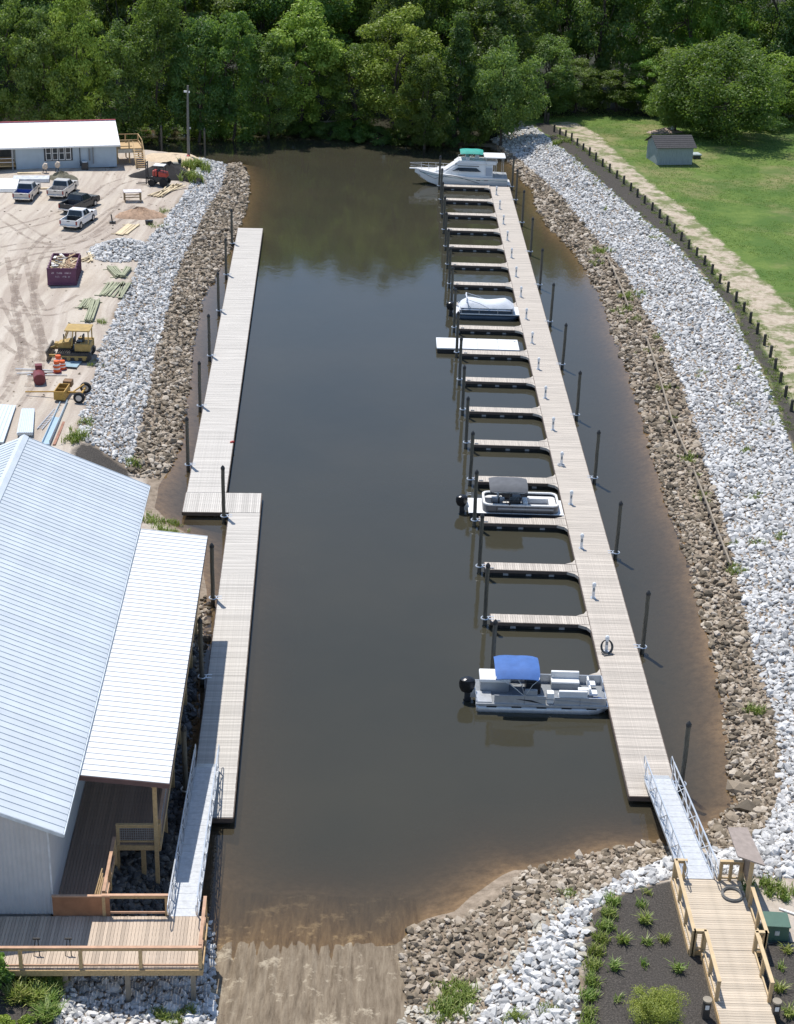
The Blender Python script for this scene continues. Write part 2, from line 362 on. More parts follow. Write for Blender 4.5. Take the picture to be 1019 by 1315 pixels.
def ground_mat():
    t = NT('ground_surface'); co = t.coord(1, 'Object')
    za = t.n('ShaderNodeVertexColor', layer_name='za'); zb = t.n('ShaderNodeVertexColor', layer_name='zb')
    sa = t.n('ShaderNodeSeparateColor'); sb = t.n('ShaderNodeSeparateColor'); t.l(za.outputs[0], sa.inputs[0]); t.l(zb.outputs[0], sb.inputs[0])
    e = t.noise(co, .9, 6, .7); e2 = t.noise(co, .16, 5, .6); fine = t.noise(co, 7, 5, .65)
    def fac(z, k=.9):
        v = t.math('ADD', z, t.math('MULTIPLY', t.math('SUBTRACT', e, .5), k))
        return t.math('SMOOTH_MIN', t.math('MULTIPLY', t.math('SUBTRACT', v, .36), 4.0, clamp=True), 1, .05, clamp=True)
    # pale sandy lot with vehicle marks
    sand = t.ramp(e2, [(.25, (.38, .32, .255)), (.5, (.48, .42, .345)), (.75, (.55, .49, .415))])
    nz = t.n('ShaderNodeTexNoise'); nz.inputs['Scale'].default_value = .07; nz.inputs['Detail'].default_value = 2; t.l(co, nz.inputs['Vector'])
    wv_ = t.n('ShaderNodeVectorMath', operation='MULTIPLY_ADD'); t.l(nz.outputs['Color'], wv_.inputs[0]); wv_.inputs[1].default_value = (4, 4, 0); t.l(co, wv_.inputs[2]); cw = wv_.outputs[0]
    st = t.n('ShaderNodeMapping'); st.inputs['Rotation'].default_value = (0, 0, .65); st.inputs['Scale'].default_value = (1.1, .05, 1); t.l(cw, st.inputs[0])
    tr = t.noise(st.outputs[0], 1.1, 4, .55)
    sand = t.mix(t.ramp(tr, [(.44, (0, 0, 0)), (.6, (.85, .85, .85))]), sand, (.31, .245, .20))
    st2 = t.n('ShaderNodeMapping'); st2.inputs['Rotation'].default_value = (0, 0, -.15); st2.inputs['Scale'].default_value = (1.1, .05, 1); t.l(cw, st2.inputs[0])
    sand = t.mix(t.ramp(t.noise(st2.outputs[0], .9, 4, .5), [(.52, (0, 0, 0)), (.7, (.5, .5, .5))]), sand, (.64, .58, .51))
    sand = t.mix(t.ramp(t.noise(cw, .12, 5, .65), [(.5, (0, 0, 0)), (.68, (.7, .7, .7))]), sand, (.33, .27, .225))
    sand = t.mix(.4, sand, t.ramp(fine, [(.3, (.34, .29, .235)), (.7, (.57, .515, .44))]))
    # lawn
    g = t.ramp(t.noise(co, .55, 6, .7), [(.25, (.05, .105, .018)), (.5, (.085, .15, .026)), (.75, (.14, .20, .045))])
    g = t.mix(t.ramp(t.noise(co, .09, 5, .65), [(.47, (0, 0, 0)), (.62, (.9, .9, .9))]), g, (.27, .215, .12))
    g = t.mix(.35, g, t.ramp(t.noise(co, 3.5, 4, .7), [(.3, (.06, .10, .015)), (.7, (.22, .27, .07))]))
    g = t.mix(t.ramp(t.noise(co, .2, 4, .6), [(.42, (0, 0, 0)), (.6, (.75, .75, .75))]), g, (.055, .115, .02))
    c = t.mix(fac(sa.outputs[0]), sand, g)
    # dirt track with a grassy crown
    trk = t.ramp(t.noise(co, 1.2, 6, .7), [(.3, (.29, .23, .165)), (.6, (.48, .41, .32))])
    trk = t.mix(t.ramp(t.noise(co, .5, 5, .7), [(.46, (0, 0, 0)), (.58, (.85, .85, .85))]), trk, (.12, .15, .045))
    c = t.mix(fac(sa.outputs[2], 1.1), c, trk)
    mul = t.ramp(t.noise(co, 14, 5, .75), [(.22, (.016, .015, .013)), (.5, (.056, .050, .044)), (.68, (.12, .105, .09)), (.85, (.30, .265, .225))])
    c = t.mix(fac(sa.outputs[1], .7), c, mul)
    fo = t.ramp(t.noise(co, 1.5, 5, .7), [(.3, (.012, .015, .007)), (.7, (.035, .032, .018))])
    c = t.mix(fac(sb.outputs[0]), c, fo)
    mud = t.ramp(t.noise(co, 2.2, 6, .7), [(.3, (.16, .125, .09)), (.7, (.36, .29, .22))])
    c = t.mix(fac(sb.outputs[1], .6), c, mud)
    # boat ramp: rutted wet mud over broken concrete
    rs = t.n('ShaderNodeMapping'); rs.inputs['Scale'].default_value = (3.4, .42, 1); t.l(co, rs.inputs[0])
    rp = t.ramp(t.noise(rs.outputs[0], 1.3, 6, .7), [(.3, (.10, .075, .05)), (.5, (.19, .15, .105)), (.72, (.28, .23, .165))])
    rp = t.mix(t.ramp(t.noise(co, .75, 6, .72), [(.56, (0, 0, 0)), (.64, (.9, .9, .9))]), rp, (.40, .34, .25))
    rp = t.mix(t.ramp(t.noise(co, 5, 6, .8), [(.3, (.8, .8, .8)), (.42, (0, 0, 0))]), rp, (.10, .07, .05))
    c = t.mix(fac(sb.outputs[2], .25), c, rp)
    h = t.math('ADD', t.math('MULTIPLY', e, .6), t.math('MULTIPLY', fine, .4))
    t.princ(c, .92, 0, t.bump(h, .7, .12), Specular_IOR_Level=.2)
    return t.m
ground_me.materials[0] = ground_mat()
ground = link('ground', ground_me); ground['kind'] = 'structure'

# ------------------------------------------------------------------ water
wx = np.arange(-200, 60.1, 1.0); wy = np.arange(44, 262, 1.0)
wx = np.unique(np.concatenate([wx, np.arange(-12, 22, .4)])); wy = np.unique(np.concatenate([wy, np.arange(50, 74, .4)]))
WX, WY = np.meshgrid(wx, wy); wxy = np.stack([WX.ravel(), WY.ravel()], 1); wz, wdist = terrain(wxy)
ii = (np.arange(len(wy) - 1)[:, None] * len(wx) + np.arange(len(wx) - 1)[None, :]).ravel()
keep = (wz[ii] < .6)
wf = np.stack([ii, ii + 1, ii + len(wx) + 1, ii + len(wx)], 1)[keep]
op = 1 - np.exp(-np.maximum(0, -wz) * 1.7)
t = NT('murky_water'); co_ = t.coord(1, 'Object')
vc = t.n('ShaderNodeVertexColor', layer_name='tint'); sp_ = t.n('ShaderNodeSeparateColor'); t.l(vc.outputs[0], sp_.inputs[0])
silt = t.noise(co_, .07, 4, .55)
deep = t.ramp(silt, [(.3, (.039, .038, .027)), (.7, (.050, .046, .031))])
body = t.n('ShaderNodeBsdfDiffuse'); t.l(t.mix(sp_.outputs[0], (.125, .095, .06), deep), body.inputs[0])
tr = t.n('ShaderNodeBsdfTransparent', Color=(.85, .78, .66, 1))
mx = t.n('ShaderNodeMixShader'); t.l(sp_.outputs[0], mx.inputs[0]); t.l(tr.outputs[0], mx.inputs[1]); t.l(body.outputs[0], mx.inputs[2])
wv = t.math('ADD', t.math('MULTIPLY', t.noise(t.coord(1, 'Object', (1.1, .55, 1)), .9, 3, .5), 1.0), t.math('MULTIPLY', t.noise(co_, 4, 3, .6), .3))
bn = t.bump(wv, .085, .10)
gl = t.n('ShaderNodeBsdfGlossy', Roughness=.035); t.l(bn, gl.inputs['Normal'])
fr = t.n('ShaderNodeFresnel', IOR=1.45); t.l(bn, fr.inputs['Normal'])
m2 = t.n('ShaderNodeMixShader'); t.l(fr.outputs[0], m2.inputs[0]); t.l(mx.outputs[0], m2.inputs[1]); t.l(gl.outputs[0], m2.inputs[2]); t.l(m2.outputs[0], t.out.inputs[0])
wme = npmesh('water', np.column_stack([wxy, np.zeros(len(wxy))]), wf, t.m, np.repeat(op[:, None], 3, 1), True)
water = link('water', wme); water['kind'] = 'structure'

# ------------------------------------------------------------------ rip-rap
def stone_mat(name, stops, use_attr):
    t = NT(name); co = t.coord(1, 'Object')
    if use_attr:
        v = t.n('ShaderNodeVertexColor', layer_name='tint'); s = t.n('ShaderNodeSeparateColor'); t.l(v.outputs[0], s.inputs[0]); r = s.outputs[0]
    else: r = t.n('ShaderNodeObjectInfo').outputs['Random']
    c = t.ramp(r, stops)
    c = t.mix(.35, c, t.ramp(t.noise(co, 6, 4, .7), [(.3, (.45, .45, .45)), (.7, (1, 1, 1))]), 'MULTIPLY')
    t.princ(c, .85, 0, t.bump(t.noise(co, 14, 4, .7), .4, .03)); return t.m
WHT = [(0, (.32, .315, .305)), (.3, (.51, .505, .49)), (.75, (.65, .64, .62)), (1, (.77, .755, .725))]
BRN = [(0, (.10, .08, .055)), (.3, (.22, .175, .12)), (.65, (.37, .30, .22)), (1, (.54, .47, .38))]
TAN = [(0, (.36, .33, .27)), (.5, (.52, .47, .38)), (1, (.66, .62, .54))]
ico = bmesh.new(); bmesh.ops.create_icosphere(ico, subdivisions=1, radius=1)
IV = np.array([v.co[:] for v in ico.verts]); IF = np.array([[v.index for v in f.verts] for f in ico.faces]); ico.free()
SHAPES = []
for k in range(14):
    r = np.random.default_rng(50 + k); v = IV * (1 + r.uniform(-.28, .22, (len(IV), 1))) + r.normal(0, .07, IV.shape)
    nrm = r.normal(size=3); nrm /= np.linalg.norm(nrm); dd = v @ nrm; v = v - np.outer(np.maximum(dd - .55, 0), nrm)
    SHAPES.append(v * [1, r.uniform(.62, .85), r.uniform(.5, .7)])
def rotz(n, r):
    a, b, c = r.uniform(0, 6.283, n), r.normal(0, .45, n), r.normal(0, .45, n)
    R = np.zeros((n, 3, 3)); ca, sa, cb, sb, cc, sc = np.cos(a), np.sin(a), np.cos(b), np.sin(b), np.cos(c), np.sin(c)
    R[:, 0, 0] = ca * cb; R[:, 0, 1] = ca * sb * sc - sa * cc; R[:, 0, 2] = ca * sb * cc + sa * sc
    R[:, 1, 0] = sa * cb; R[:, 1, 1] = sa * sb * sc + ca * cc; R[:, 1, 2] = sa * sb * cc - ca * sc
    R[:, 2, 0] = -sb; R[:, 2, 1] = cb * sc; R[:, 2, 2] = cb * cc
    return R, np.stack([c, b, a], 1)
def scatter(polys, bounds, step, jitter, seed, drop=0.0):
    r = np.random.default_rng(seed); out = []
    for poly, (x0, x1, y0, y1) in zip(polys, bounds):
        X_, Y_ = np.meshgrid(np.arange(x0, x1, step), np.arange(y0, y1, step)); p = np.stack([X_.ravel(), Y_.ravel()], 1)
        p = p + r.uniform(-jitter, jitter, p.shape) * step
        z, d = terrain(p); q = Qn(np.column_stack([p, z])); k = inpoly(q, POLY[poly]) & (d > -.7)
        if drop: k &= vnoise(p[:, 0] * .8 + 5, p[:, 1] * .8) > drop
        out.append(np.column_stack([p, z])[k])
    return np.concatenate(out)
STONE_ME = {}
def stones(kind, pts, rad, stops, seed, singles, lift=.25):
    r = np.random.default_rng(seed); n = len(pts); sz = rad * np.exp(np.clip(r.normal(0, .36, n), -.8, .75)); R, E = rotz(n, r); pick = r.integers(0, len(SHAPES), n)
    pts = pts.copy(); pts[:, 2] += sz * r.uniform(-.05, lift + .25, n)
    q = Qn(pts); vis = (q[:, 0] > 0) & (q[:, 0] < 1019) & (q[:, 1] > 0) & (q[:, 1] < 1312)
    key = np.where(vis, pts[:, 1] - sz * 40, 1e6); near = np.argsort(key)[:singles]; single = np.zeros(n, bool); single[near] = True
    ms = stone_mat(kind + '_stone', stops, False); ma = stone_mat(kind + '_stone_layer', stops, True)
    mes = [npmesh('stone', SHAPES[k], IF, ms) for k in range(len(SHAPES))]
    for i in near:
        o = link('stone', mes[pick[i]], ground); o.location = pts[i]; o.rotation_euler = E[i]; o.scale = (sz[i],) * 3
    rest = np.where(~single)[0]
    V = np.einsum('nij,nkj->nki', R[rest], np.array(SHAPES)[pick[rest]]) * sz[rest][:, None, None] + pts[rest][:, None, :]
    Fc = (IF[None] + (np.arange(len(rest)) * len(IV))[:, None, None]).reshape(-1, 3)
    cl = np.repeat(r.random(len(rest)), len(IV))[:, None].repeat(3, 1)
    o = link('stone_layer', npmesh('stone_layer', V.reshape(-1, 3), Fc, ma, cl), ground); o['kind'] = 'stuff'
    return len(rest)
def multi(lst, seed):
    P_, R_ = [], []
    for k, (poly, bounds, step, rad) in enumerate(lst):
        q = scatter([poly], [bounds], step, .5, seed + k); P_.append(q); R_.append(np.full(len(q), rad))
    return np.concatenate(P_), np.concatenate(R_)
pw, rw = multi([('white_r', (-6, 34, 46, 72), .19, .165), ('white_r', (8, 34, 72, 112), .23, .18), ('white_r', (8, 50, 112, 236), .26, .175), ('white_l', (-34, -12, 100, 212), .24, .16), ('white_bl', (-14, -5, 46, 92), .20, .165)], 1)
pb, rb0 = multi([('brown_r', (-6, 30, 46, 78), .215, .155), ('brown_r', (8, 34, 78, 112), .26, .185), ('brown_r', (8, 45, 112, 225), .31, .215), ('brown_l', (-26, -10, 100, 212), .28, .20), ('brown_bl', (-14, -6, 74, 92), .30, .22)], 11)
# the pale weedy gravel strip above the brown rock on the long right bank is thinner and yellower
qb = Qn(pb); tz, td = terrain(pb[:, :2]); tanm = ((td > 4.0) & (pb[:, 0] > 10) & (pb[:, 1] > 85)) | ((td > 4.3) & (pb[:, 0] > 0) & (pb[:, 1] <= 85))
ptan, rt = pb[tanm], rb0[tanm] * .85; pb, rb1 = pb[~tanm], rb0[~tanm]
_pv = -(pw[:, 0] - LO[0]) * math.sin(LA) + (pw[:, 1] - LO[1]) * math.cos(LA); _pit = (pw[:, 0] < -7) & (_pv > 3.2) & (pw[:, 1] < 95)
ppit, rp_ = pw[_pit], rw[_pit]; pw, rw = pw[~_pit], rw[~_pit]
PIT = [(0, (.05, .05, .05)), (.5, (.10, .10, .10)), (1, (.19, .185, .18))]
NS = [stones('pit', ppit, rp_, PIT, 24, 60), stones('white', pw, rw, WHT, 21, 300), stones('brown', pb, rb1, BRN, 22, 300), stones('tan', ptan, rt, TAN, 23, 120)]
big = []
rb = np.random.default_rng(77)
for (x, y, s) in [(950, 1005, .95), (958, 1030, .75), (945, 985, .6), (960, 975, .55), (940, 1045, .5), (925, 1060, .6), (905, 1070, .5), (975, 1040, .5), (965, 935, .5), (950, 900, .5), (930, 860, .45), (310, 1293, .0)]:
    if s: big.append((P(x, y, .5), s))
mb_ = stone_mat('boulder_stone', BRN, False)
for k, (p, s) in enumerate(big):
    o = link('boulder', npmesh('boulder', SHAPES[k % 14], IF, mb_), ground); z = ground_z(p.x, p.y)
    o.location = (p.x, p.y, z + s * .12); o.scale = (s, s * .95, s * .75); o.rotation_euler = (.1, .15, k * 1.3)
print('STONES', NS)
# ------------------------------------------------------------------ foliage
def leaf_mat(name, stops, rnd=.33, trans=.55):
    t = NT(name); v = t.n('ShaderNodeVertexColor', layer_name='tint'); s = t.n('ShaderNodeSeparateColor'); t.l(v.outputs[0], s.inputs[0])
    c = t.ramp(s.outputs[0], stops); oi = t.n('ShaderNodeObjectInfo')
    h = t.n('ShaderNodeHueSaturation'); t.l(c, h.inputs['Color']); t.l(t.math('MULTIPLY_ADD', oi.outputs['Random'], 2 * rnd, 1.2 - rnd), h.inputs['Value'])
    t.l(t.math('MULTIPLY_ADD', t.math('FRACT', t.math('MULTIPLY', oi.outputs['Random'], 7.3)), .05, .475), h.inputs['Hue'])
    d = t.n('ShaderNodeBsdfDiffuse'); tr = t.n('ShaderNodeBsdfTranslucent'); gl = t.n('ShaderNodeBsdfGlossy', Roughness=.45)
    t.l(h.outputs[0], d.inputs[0]); t.l(t.mix(.5, h.outputs[0], (.26, .38, .04)), tr.inputs[0])
    m = t.n('ShaderNodeMixShader'); m.inputs[0].default_value = trans; t.l(d.outputs[0], m.inputs[1]); t.l(tr.outputs[0], m.inputs[2])
    m2 = t.n('ShaderNodeMixShader'); m2.inputs[0].default_value = .03; t.l(m.outputs[0], m2.inputs[1]); t.l(gl.outputs[0], m2.inputs[2]); t.l(m2.outputs[0], t.out.inputs[0])
    return t.m
LEAF = dict(
 mid=leaf_mat('leaf_mid', [(0, (.06, .11, .022)), (.5, (.115, .195, .036)), (1, (.20, .285, .058))]),
 bright=leaf_mat('leaf_bright', [(0, (.13, .21, .032)), (.5, (.22, .32, .048)), (1, (.33, .42, .08))], .12, .38),
 dark=leaf_mat('leaf_dark', [(0, (.05, .098, .03)), (.5, (.092, .165, .042)), (1, (.16, .235, .058))]),
 olive=leaf_mat('leaf_olive', [(0, (.09, .14, .038)), (.5, (.16, .22, .058)), (1, (.25, .31, .09))], .12),
 lime=leaf_mat('leaf_lime', [(0, (.16, .22, .04)), (.5, (.25, .32, .06)), (1, (.36, .42, .10))], .1, .4),
 grass=leaf_mat('leaf_grass', [(0, (.11, .17, .03)), (.5, (.18, .25, .05)), (1, (.32, .34, .12))], .1, .3))
BARK = mat('bark', (.075, .06, .048), .9, var=.4, scale=6, bump=.6, bscale=14)

def leaves(cent, crad, per, size, r, up=.35, tip=0.0):
    "leaf-sized quads over clumps: cent (m,3), crad (m,) -> verts, faces, tint"
    m = len(cent); n = m * per
    d = r.normal(size=(m, per, 3)); d[..., 2] = d[..., 2] + up; d /= np.linalg.norm(d, axis=2, keepdims=True)
    rr = crad[:, None, None] * (.3 + .75 * r.random((m, per, 1)) ** .7)
    pos = (cent[:, None, :] + d * rr * [1, 1, .8]).reshape(n, 3)
    nr = d.reshape(n, 3) + r.normal(0, .55, (n, 3)); nr[:, 2] += .25; nr /= np.linalg.norm(nr, axis=1, keepdims=True)
    a = np.cross(nr, r.normal(size=(n, 3))); a /= np.linalg.norm(a, axis=1, keepdims=True); b = np.cross(nr, a)
    s = size * r.uniform(.55, 1.25, (n, 1))
    V = np.stack([pos - a * s * .62, pos - b * s * .36 + nr * s * .1, pos + a * s * .62, pos + b * s * .36 + nr * s * .1], 1).reshape(-1, 3)
    Fc = np.arange(n * 4).reshape(n, 4)
    tint = np.clip(np.repeat(r.random(m), per) * .55 + r.random(n) * .45 + tip, 0, 1)
    return V, Fc, np.repeat(tint, 4)[:, None].repeat(3, 1)
def crown_mesh(seed, kind, R=5.0, z0=4.0, z1=20.0, clumps=70, per=95, size=.5, mat_='mid'):
    r = np.random.default_rng(seed); d = r.normal(size=(clumps, 3)); d /= np.linalg.norm(d, axis=1, keepdims=True)
    k = r.uniform(.45, 1.0, clumps) ** .5; zc = (z0 + z1) / 2; hz = (z1 - z0) / 2
    c = d * k[:, None]; zz = c[:, 2]
    if kind == 'cone': wid = np.clip(.95 - .75 * (zz + 1) / 2, .15, 1)
    elif kind == 'dome': wid = np.where(zz < 0, 1.0, np.sqrt(np.clip(1 - zz ** 2, .08, 1))) * 1.0 / np.maximum(np.hypot(c[:, 0], c[:, 1]), .35) * np.hypot(c[:, 0], c[:, 1]) * 1.05
    else: wid = 1.0 - .18 * zz
    lob = 1 + .22 * np.sin(3 * np.arctan2(c[:, 1], c[:, 0]) + seed) * (kind != 'cone')
    cent = np.stack([c[:, 0] * R * wid * lob, c[:, 1] * R * wid * lob, zc + zz * hz], 1)
    cent = cent * np.column_stack([np.repeat(r.uniform(.82, 1.13, (clumps, 1)), 2, 1), r.uniform(.93, 1.05, clumps)])
    crad = R * r.uniform(.15, .36, clumps)
    V, Fc, T = leaves(cent, crad, per, size, r)
    return npmesh('crown', V, Fc, LEAF[mat_], T), cent
def trunk_mesh(seed, cent, h, r0, name='trunk', top=.8):
    r = np.random.default_rng(seed); b = MB(); n = 7
    pts = [(r.normal(0, .12) * i, r.normal(0, .12) * i, h * top * i / n) for i in range(n + 1)]; pts[0] = (0, 0, -.4)
    b.tube(pts, [r0 * (1.25 if i == 0 else 1 - .78 * i / n) for i in range(n + 1)], 7)
    for i in r.choice(len(cent), min(9, len(cent)), replace=False):
        e = Vector(cent[i]); k = int(r.integers(2, 6)); s = Vector(pts[k])
        b.tube([s, s.lerp(e, .5) + Vector((0, 0, -.3)), e], [r0 * .38, r0 * .22, r0 * .06], 5)
    return b.mesh(name, BARK, True)
PROTO = {}
def proto(key, seed, kind, mat_, R=5.0, z0=4.0, z1=20.0, clumps=70, per=95, size=.5, r0=.28):
    cm, ce = crown_mesh(seed, kind, R, z0, z1, clumps, per, size, mat_); PROTO[key] = (cm, trunk_mesh(seed, ce, z1, r0), R, z1)
for i in range(3):
    proto(f'mid{i}', 100 + i, 'round', 'mid', 5, 1.2 + i, 20, 95, 210, .31); proto(f'dark{i}', 120 + i, 'round', 'dark', 5, 1 + i, 20, 95, 200, .31)
proto('bright0', 140, 'round', 'bright', 5, 2, 20, 95, 200, .36); proto('bright1', 141, 'round', 'bright', 5, 2.5, 20, 90, 200, .34)
proto('olive0', 150, 'dome', 'olive', 5, 1, 12, 110, 210, .28, .2); proto('vine0', 151, 'dome', 'mid', 6.5, .5, 13, 170, 240, .28, .3)
proto('cone0', 160, 'cone', 'dark', 4, 1.5, 20, 95, 200, .28); proto('olive1', 152, 'round', 'olive', 5, 3, 18, 90, 200, .30)
for i in range(3): proto(f'bush{i}', 170 + i, 'dome', ['dark', 'mid', 'olive'][i], 3, .1, 4.2, 40, 170, .25, .1)
def tree(key, x, y, h, R, label, cat='tree', name='tree', group=None, rz=None):
    cm, tm, R0, h0 = PROTO[key]; z = ground_z(x, y) - .1
    t = thing(name, label, cat, (x, y, z), random.uniform(0, 6.28) if rz is None else rz, group)
    for nm, me in (('crown', cm), ('trunk' if cat == 'tree' else 'stem', tm)):
        o = link(nm, me, t); o.scale = (R / R0, R / R0, h / h0)
    return t
def tree_px(key, x, by, ty, hw, label, z=1.5, **kw):
    p = P(x, by, z); g = ground_z(p.x, p.y)
    zs = np.linspace(1, 40, 400); q = Qn(np.column_stack([np.full(400, p.x), np.full(400, p.y), zs + g])); h = zs[np.argmin(abs(q[:, 1] - ty))]
    sc = abs(Qn([[p.x + 1, p.y, 5]])[0, 0] - Qn([[p.x, p.y, 5]])[0, 0])
    return tree(key, p.x, p.y, h, hw / sc, label, **kw)
for a in [
 ('bright0', 388, 158, -8, 47, 'bright yellow-green tree on the far shore, tallest and brightest left of centre'),
 ('bright1', 505, 168, 8, 50, 'tall light green tree leaning over the middle of the far shore'),
 ('mid0', 455, 162, 45, 40, 'mid-green tree between the two bright trees of the far shore'),
 ('cone0', 585, 172, 18, 36, 'narrow dark green tree just left of the rounded olive tree'),
 ('olive0', 643, 176, 52, 45, 'rounded olive-green tree at the shore behind the motor yacht'),
 ('vine0', 925, 186, 52, 76, 'huge vine-hung bushy tree on the lawn right of the shed'),
 ('olive0', 866, 176, 98, 34, 'low drooping green tree hugging the left flank of the huge vine-hung tree'),
 ('bright1', 1002, 166, 70, 38, 'lighter green tree hugging the right flank of the huge vine-hung tree'),
 ('mid1', 868, 152, 62, 42, 'full green tree touching the left side of the huge vine-hung tree'),
 ('olive1', 738, 146, 75, 32, 'small olive tree at the lawn edge behind the start of the track'),
 ('mid2', 790, 146, 82, 34, 'small mid-green tree at the lawn edge straight above the shed'),
 ('bright1', 832, 148, 72, 30, 'small light green tree at the lawn edge between shed and vine-hung tree'),
 ('dark0', 700, 150, 40, 40, 'dark tree at the lawn edge right of the rounded olive tree'),
 ('mid2', 985, 140, 20, 45, 'tall green tree at the right picture edge behind the vine-hung tree'),
 ('dark1', 1040, 150, 0, 50, 'dark tree at the far right end of the forest edge'),
 ('dark2', 345, 164, 40, 40, 'dark shaded tree left of the brightest far-shore tree'),
 ('mid0', 300, 166, 0, 42, 'mid-green tree on the far shore behind the light pole'),
 ('dark1', 255, 168, 20, 40, 'dark tree on the far shore just left of the light pole'),
 ('mid1', 205, 168, -10, 44, 'mid-green tree rising above the timber stair of the blue building'),
 ('dark0', 160, 168, 20, 42, 'dark tree above the right end of the white roof'),
 ('bright1', 100, 168, -15, 40, 'lighter green tree above the middle of the white roof'),
 ('dark2', 60, 168, 10, 42, 'dark tree above the left half of the white roof'),
 ('mid2', 15, 168, -10, 44, 'mid-green tree at the far left end of the forest edge'),
 ('dark1', -30, 168, 10, 44, 'dark tree at the left picture edge beyond the white roof'),
 ('mid1', 545, 178, 70, 34, 'low spreading green tree at the shore below the tall light green tree')]:
    tree_px(*a, group='trees at the forest edge')
RW = ['front', 'middle', 'back']
r_ = random.Random(5)
for row, (y0, h0) in enumerate([(243, 22), (252, 25), (264, 28)]):
    x = -80 + row * 2; nn = 0
    while x < 92:
        xx, yy = x + r_.uniform(-1.5, 1.5), y0 + r_.uniform(-3, 3)
        if not (xx > 18 and row == 0):
            nn += 1; key = r_.choice(['mid0', 'mid1', 'mid2', 'dark0', 'dark1', 'dark2', 'olive1', 'mid1', 'mid2', 'bright1'])
            tree(key, xx, yy, h0 * r_.uniform(.82, 1.08), r_.uniform(4.6, 6.6), f'tall broadleaf tree in the {RW[row]} row of the forest interior, {ordw(nn)} from the left', name='forest_tree', group='trees inside the forest')
        x += r_.uniform(5.2, 7.5)
shr = [(30, 172), (75, 172), (120, 172), (165, 172), (215, 171), (255, 171), (290, 171), (325, 169), (352, 170), (395, 174), (425, 177), (452, 179), (482, 182), (512, 184), (538, 186), (560, 186), (585, 187), (610, 187), (690, 148), (720, 146), (760, 145), (812, 146), (850, 150), (872, 165), (985, 176), (1008, 170)]
for i, (x, y) in enumerate(shr):
    p = P(x, y, 1.2); w = r_.uniform(2.2, 3.6)
    if x < 660: p.y += 6.0
    tree(f'bush{i % 3 if x > 660 else i % 2}', p.x, p.y, r_.uniform(2.2, 4.6), w,
         f'leafy bush at the foot of the forest edge, {ordw(i + 1)} counted from the left', cat='bush', name='bush', group='bushes along the forest edge')
# pale fallen logs and driftwood on the far shore
DEAD = mat('dead_wood', (.33, .28, .23), .9, var=.35, scale=5, bump=.4)
for i, (x, y, L_, a) in enumerate([(415, 158, 5, .15), (450, 163, 6, -.1), (432, 170, 4, .3), (345, 163, 4, 1.0), (470, 176, 5, .1), (352, 172, 3.5, .5)]):
    p = P(x, y, 1); b = MB(); d = Vector((math.cos(a), math.sin(a), .12)); z = ground_z(p.x, p.y) + .25
    b.tube([p * 0 + d * (L_ * (k_ / 4 - .5)) + Vector((0, .15 * math.sin(k_ * 2), .1 * math.cos(k_))) for k_ in range(5)], [.2, .19, .16, .12, .06], 7)
    b.tube([d * .5, d * 1.1 + Vector((.1, .6, .8))], [.08, .03], 5)
    o = b.build('fallen_log', DEAD, None, (p.x, p.y, z), smooth=True)
    tag(o, f'pale fallen log lying on the far shore under the trees, {ordw(i + 1)} nearest the bright tree', 'log', 'driftwood on the far shore')

# grass and weeds (blades)
def blades(pts, hts, per, spread, lean, r, wid=.02):
    n = len(pts) * per; c = np.repeat(pts, per, 0) + np.column_stack([r.normal(0, 1, (n, 2)) * np.repeat(spread, per)[:, None], np.zeros(n)])
    h = np.repeat(hts, per) * r.uniform(.55, 1.2, n); an = r.uniform(0, 6.283, n); ln = h * r.uniform(.1, lean, n)
    d = np.stack([np.cos(an), np.sin(an), 0 * an], 1); s = np.stack([-np.sin(an), np.cos(an), 0 * an], 1) * (h * wid + .012)[:, None]
    mid = c + d * (ln * .35)[:, None] + np.stack([0 * h, 0 * h, h * .6], 1); tip = c + d * ln[:, None] + np.stack([0 * h, 0 * h, h * .9], 1)
    V = np.stack([c - s, c + s, mid + s * .8, tip, mid - s * .8], 1).reshape(-1, 3)
    Fc = (np.array([[0, 1, 2], [0, 2, 4], [4, 2, 3]])[None] + (np.arange(n) * 5)[:, None, None]).reshape(-1, 3)
    return V, Fc, np.repeat(np.clip(r.random(n), 0, 1), 5)[:, None].repeat(3, 1)
rg = np.random.default_rng(91)
gp = np.column_stack([rg.uniform(20, 62, 52000), rg.uniform(118, 246, 52000)]); gz, gd = terrain(gp); gq = Qn(np.column_stack([gp, gz]))
kk = (gd > 12) & ~inpoly(gq, POLY['track']) & ~inpoly(gq, POLY['mulch_r']) & (gq[:, 0] < 1060) & (vnoise(gp[:, 0] * .22, gp[:, 1] * .22) > -.22)
gp = np.column_stack([gp, gz])[kk]
V, Fc, T = blades(gp, rg.uniform(.05, .13, len(gp)), 4, np.full(len(gp), .14), 1.0, rg, .1)
o = link('lawn_grass', npmesh('lawn_grass', V, Fc, LEAF['grass'], T)); o['kind'] = 'stuff'; tag(o, 'short rough grass over the lawn beside the dirt track', 'grass')
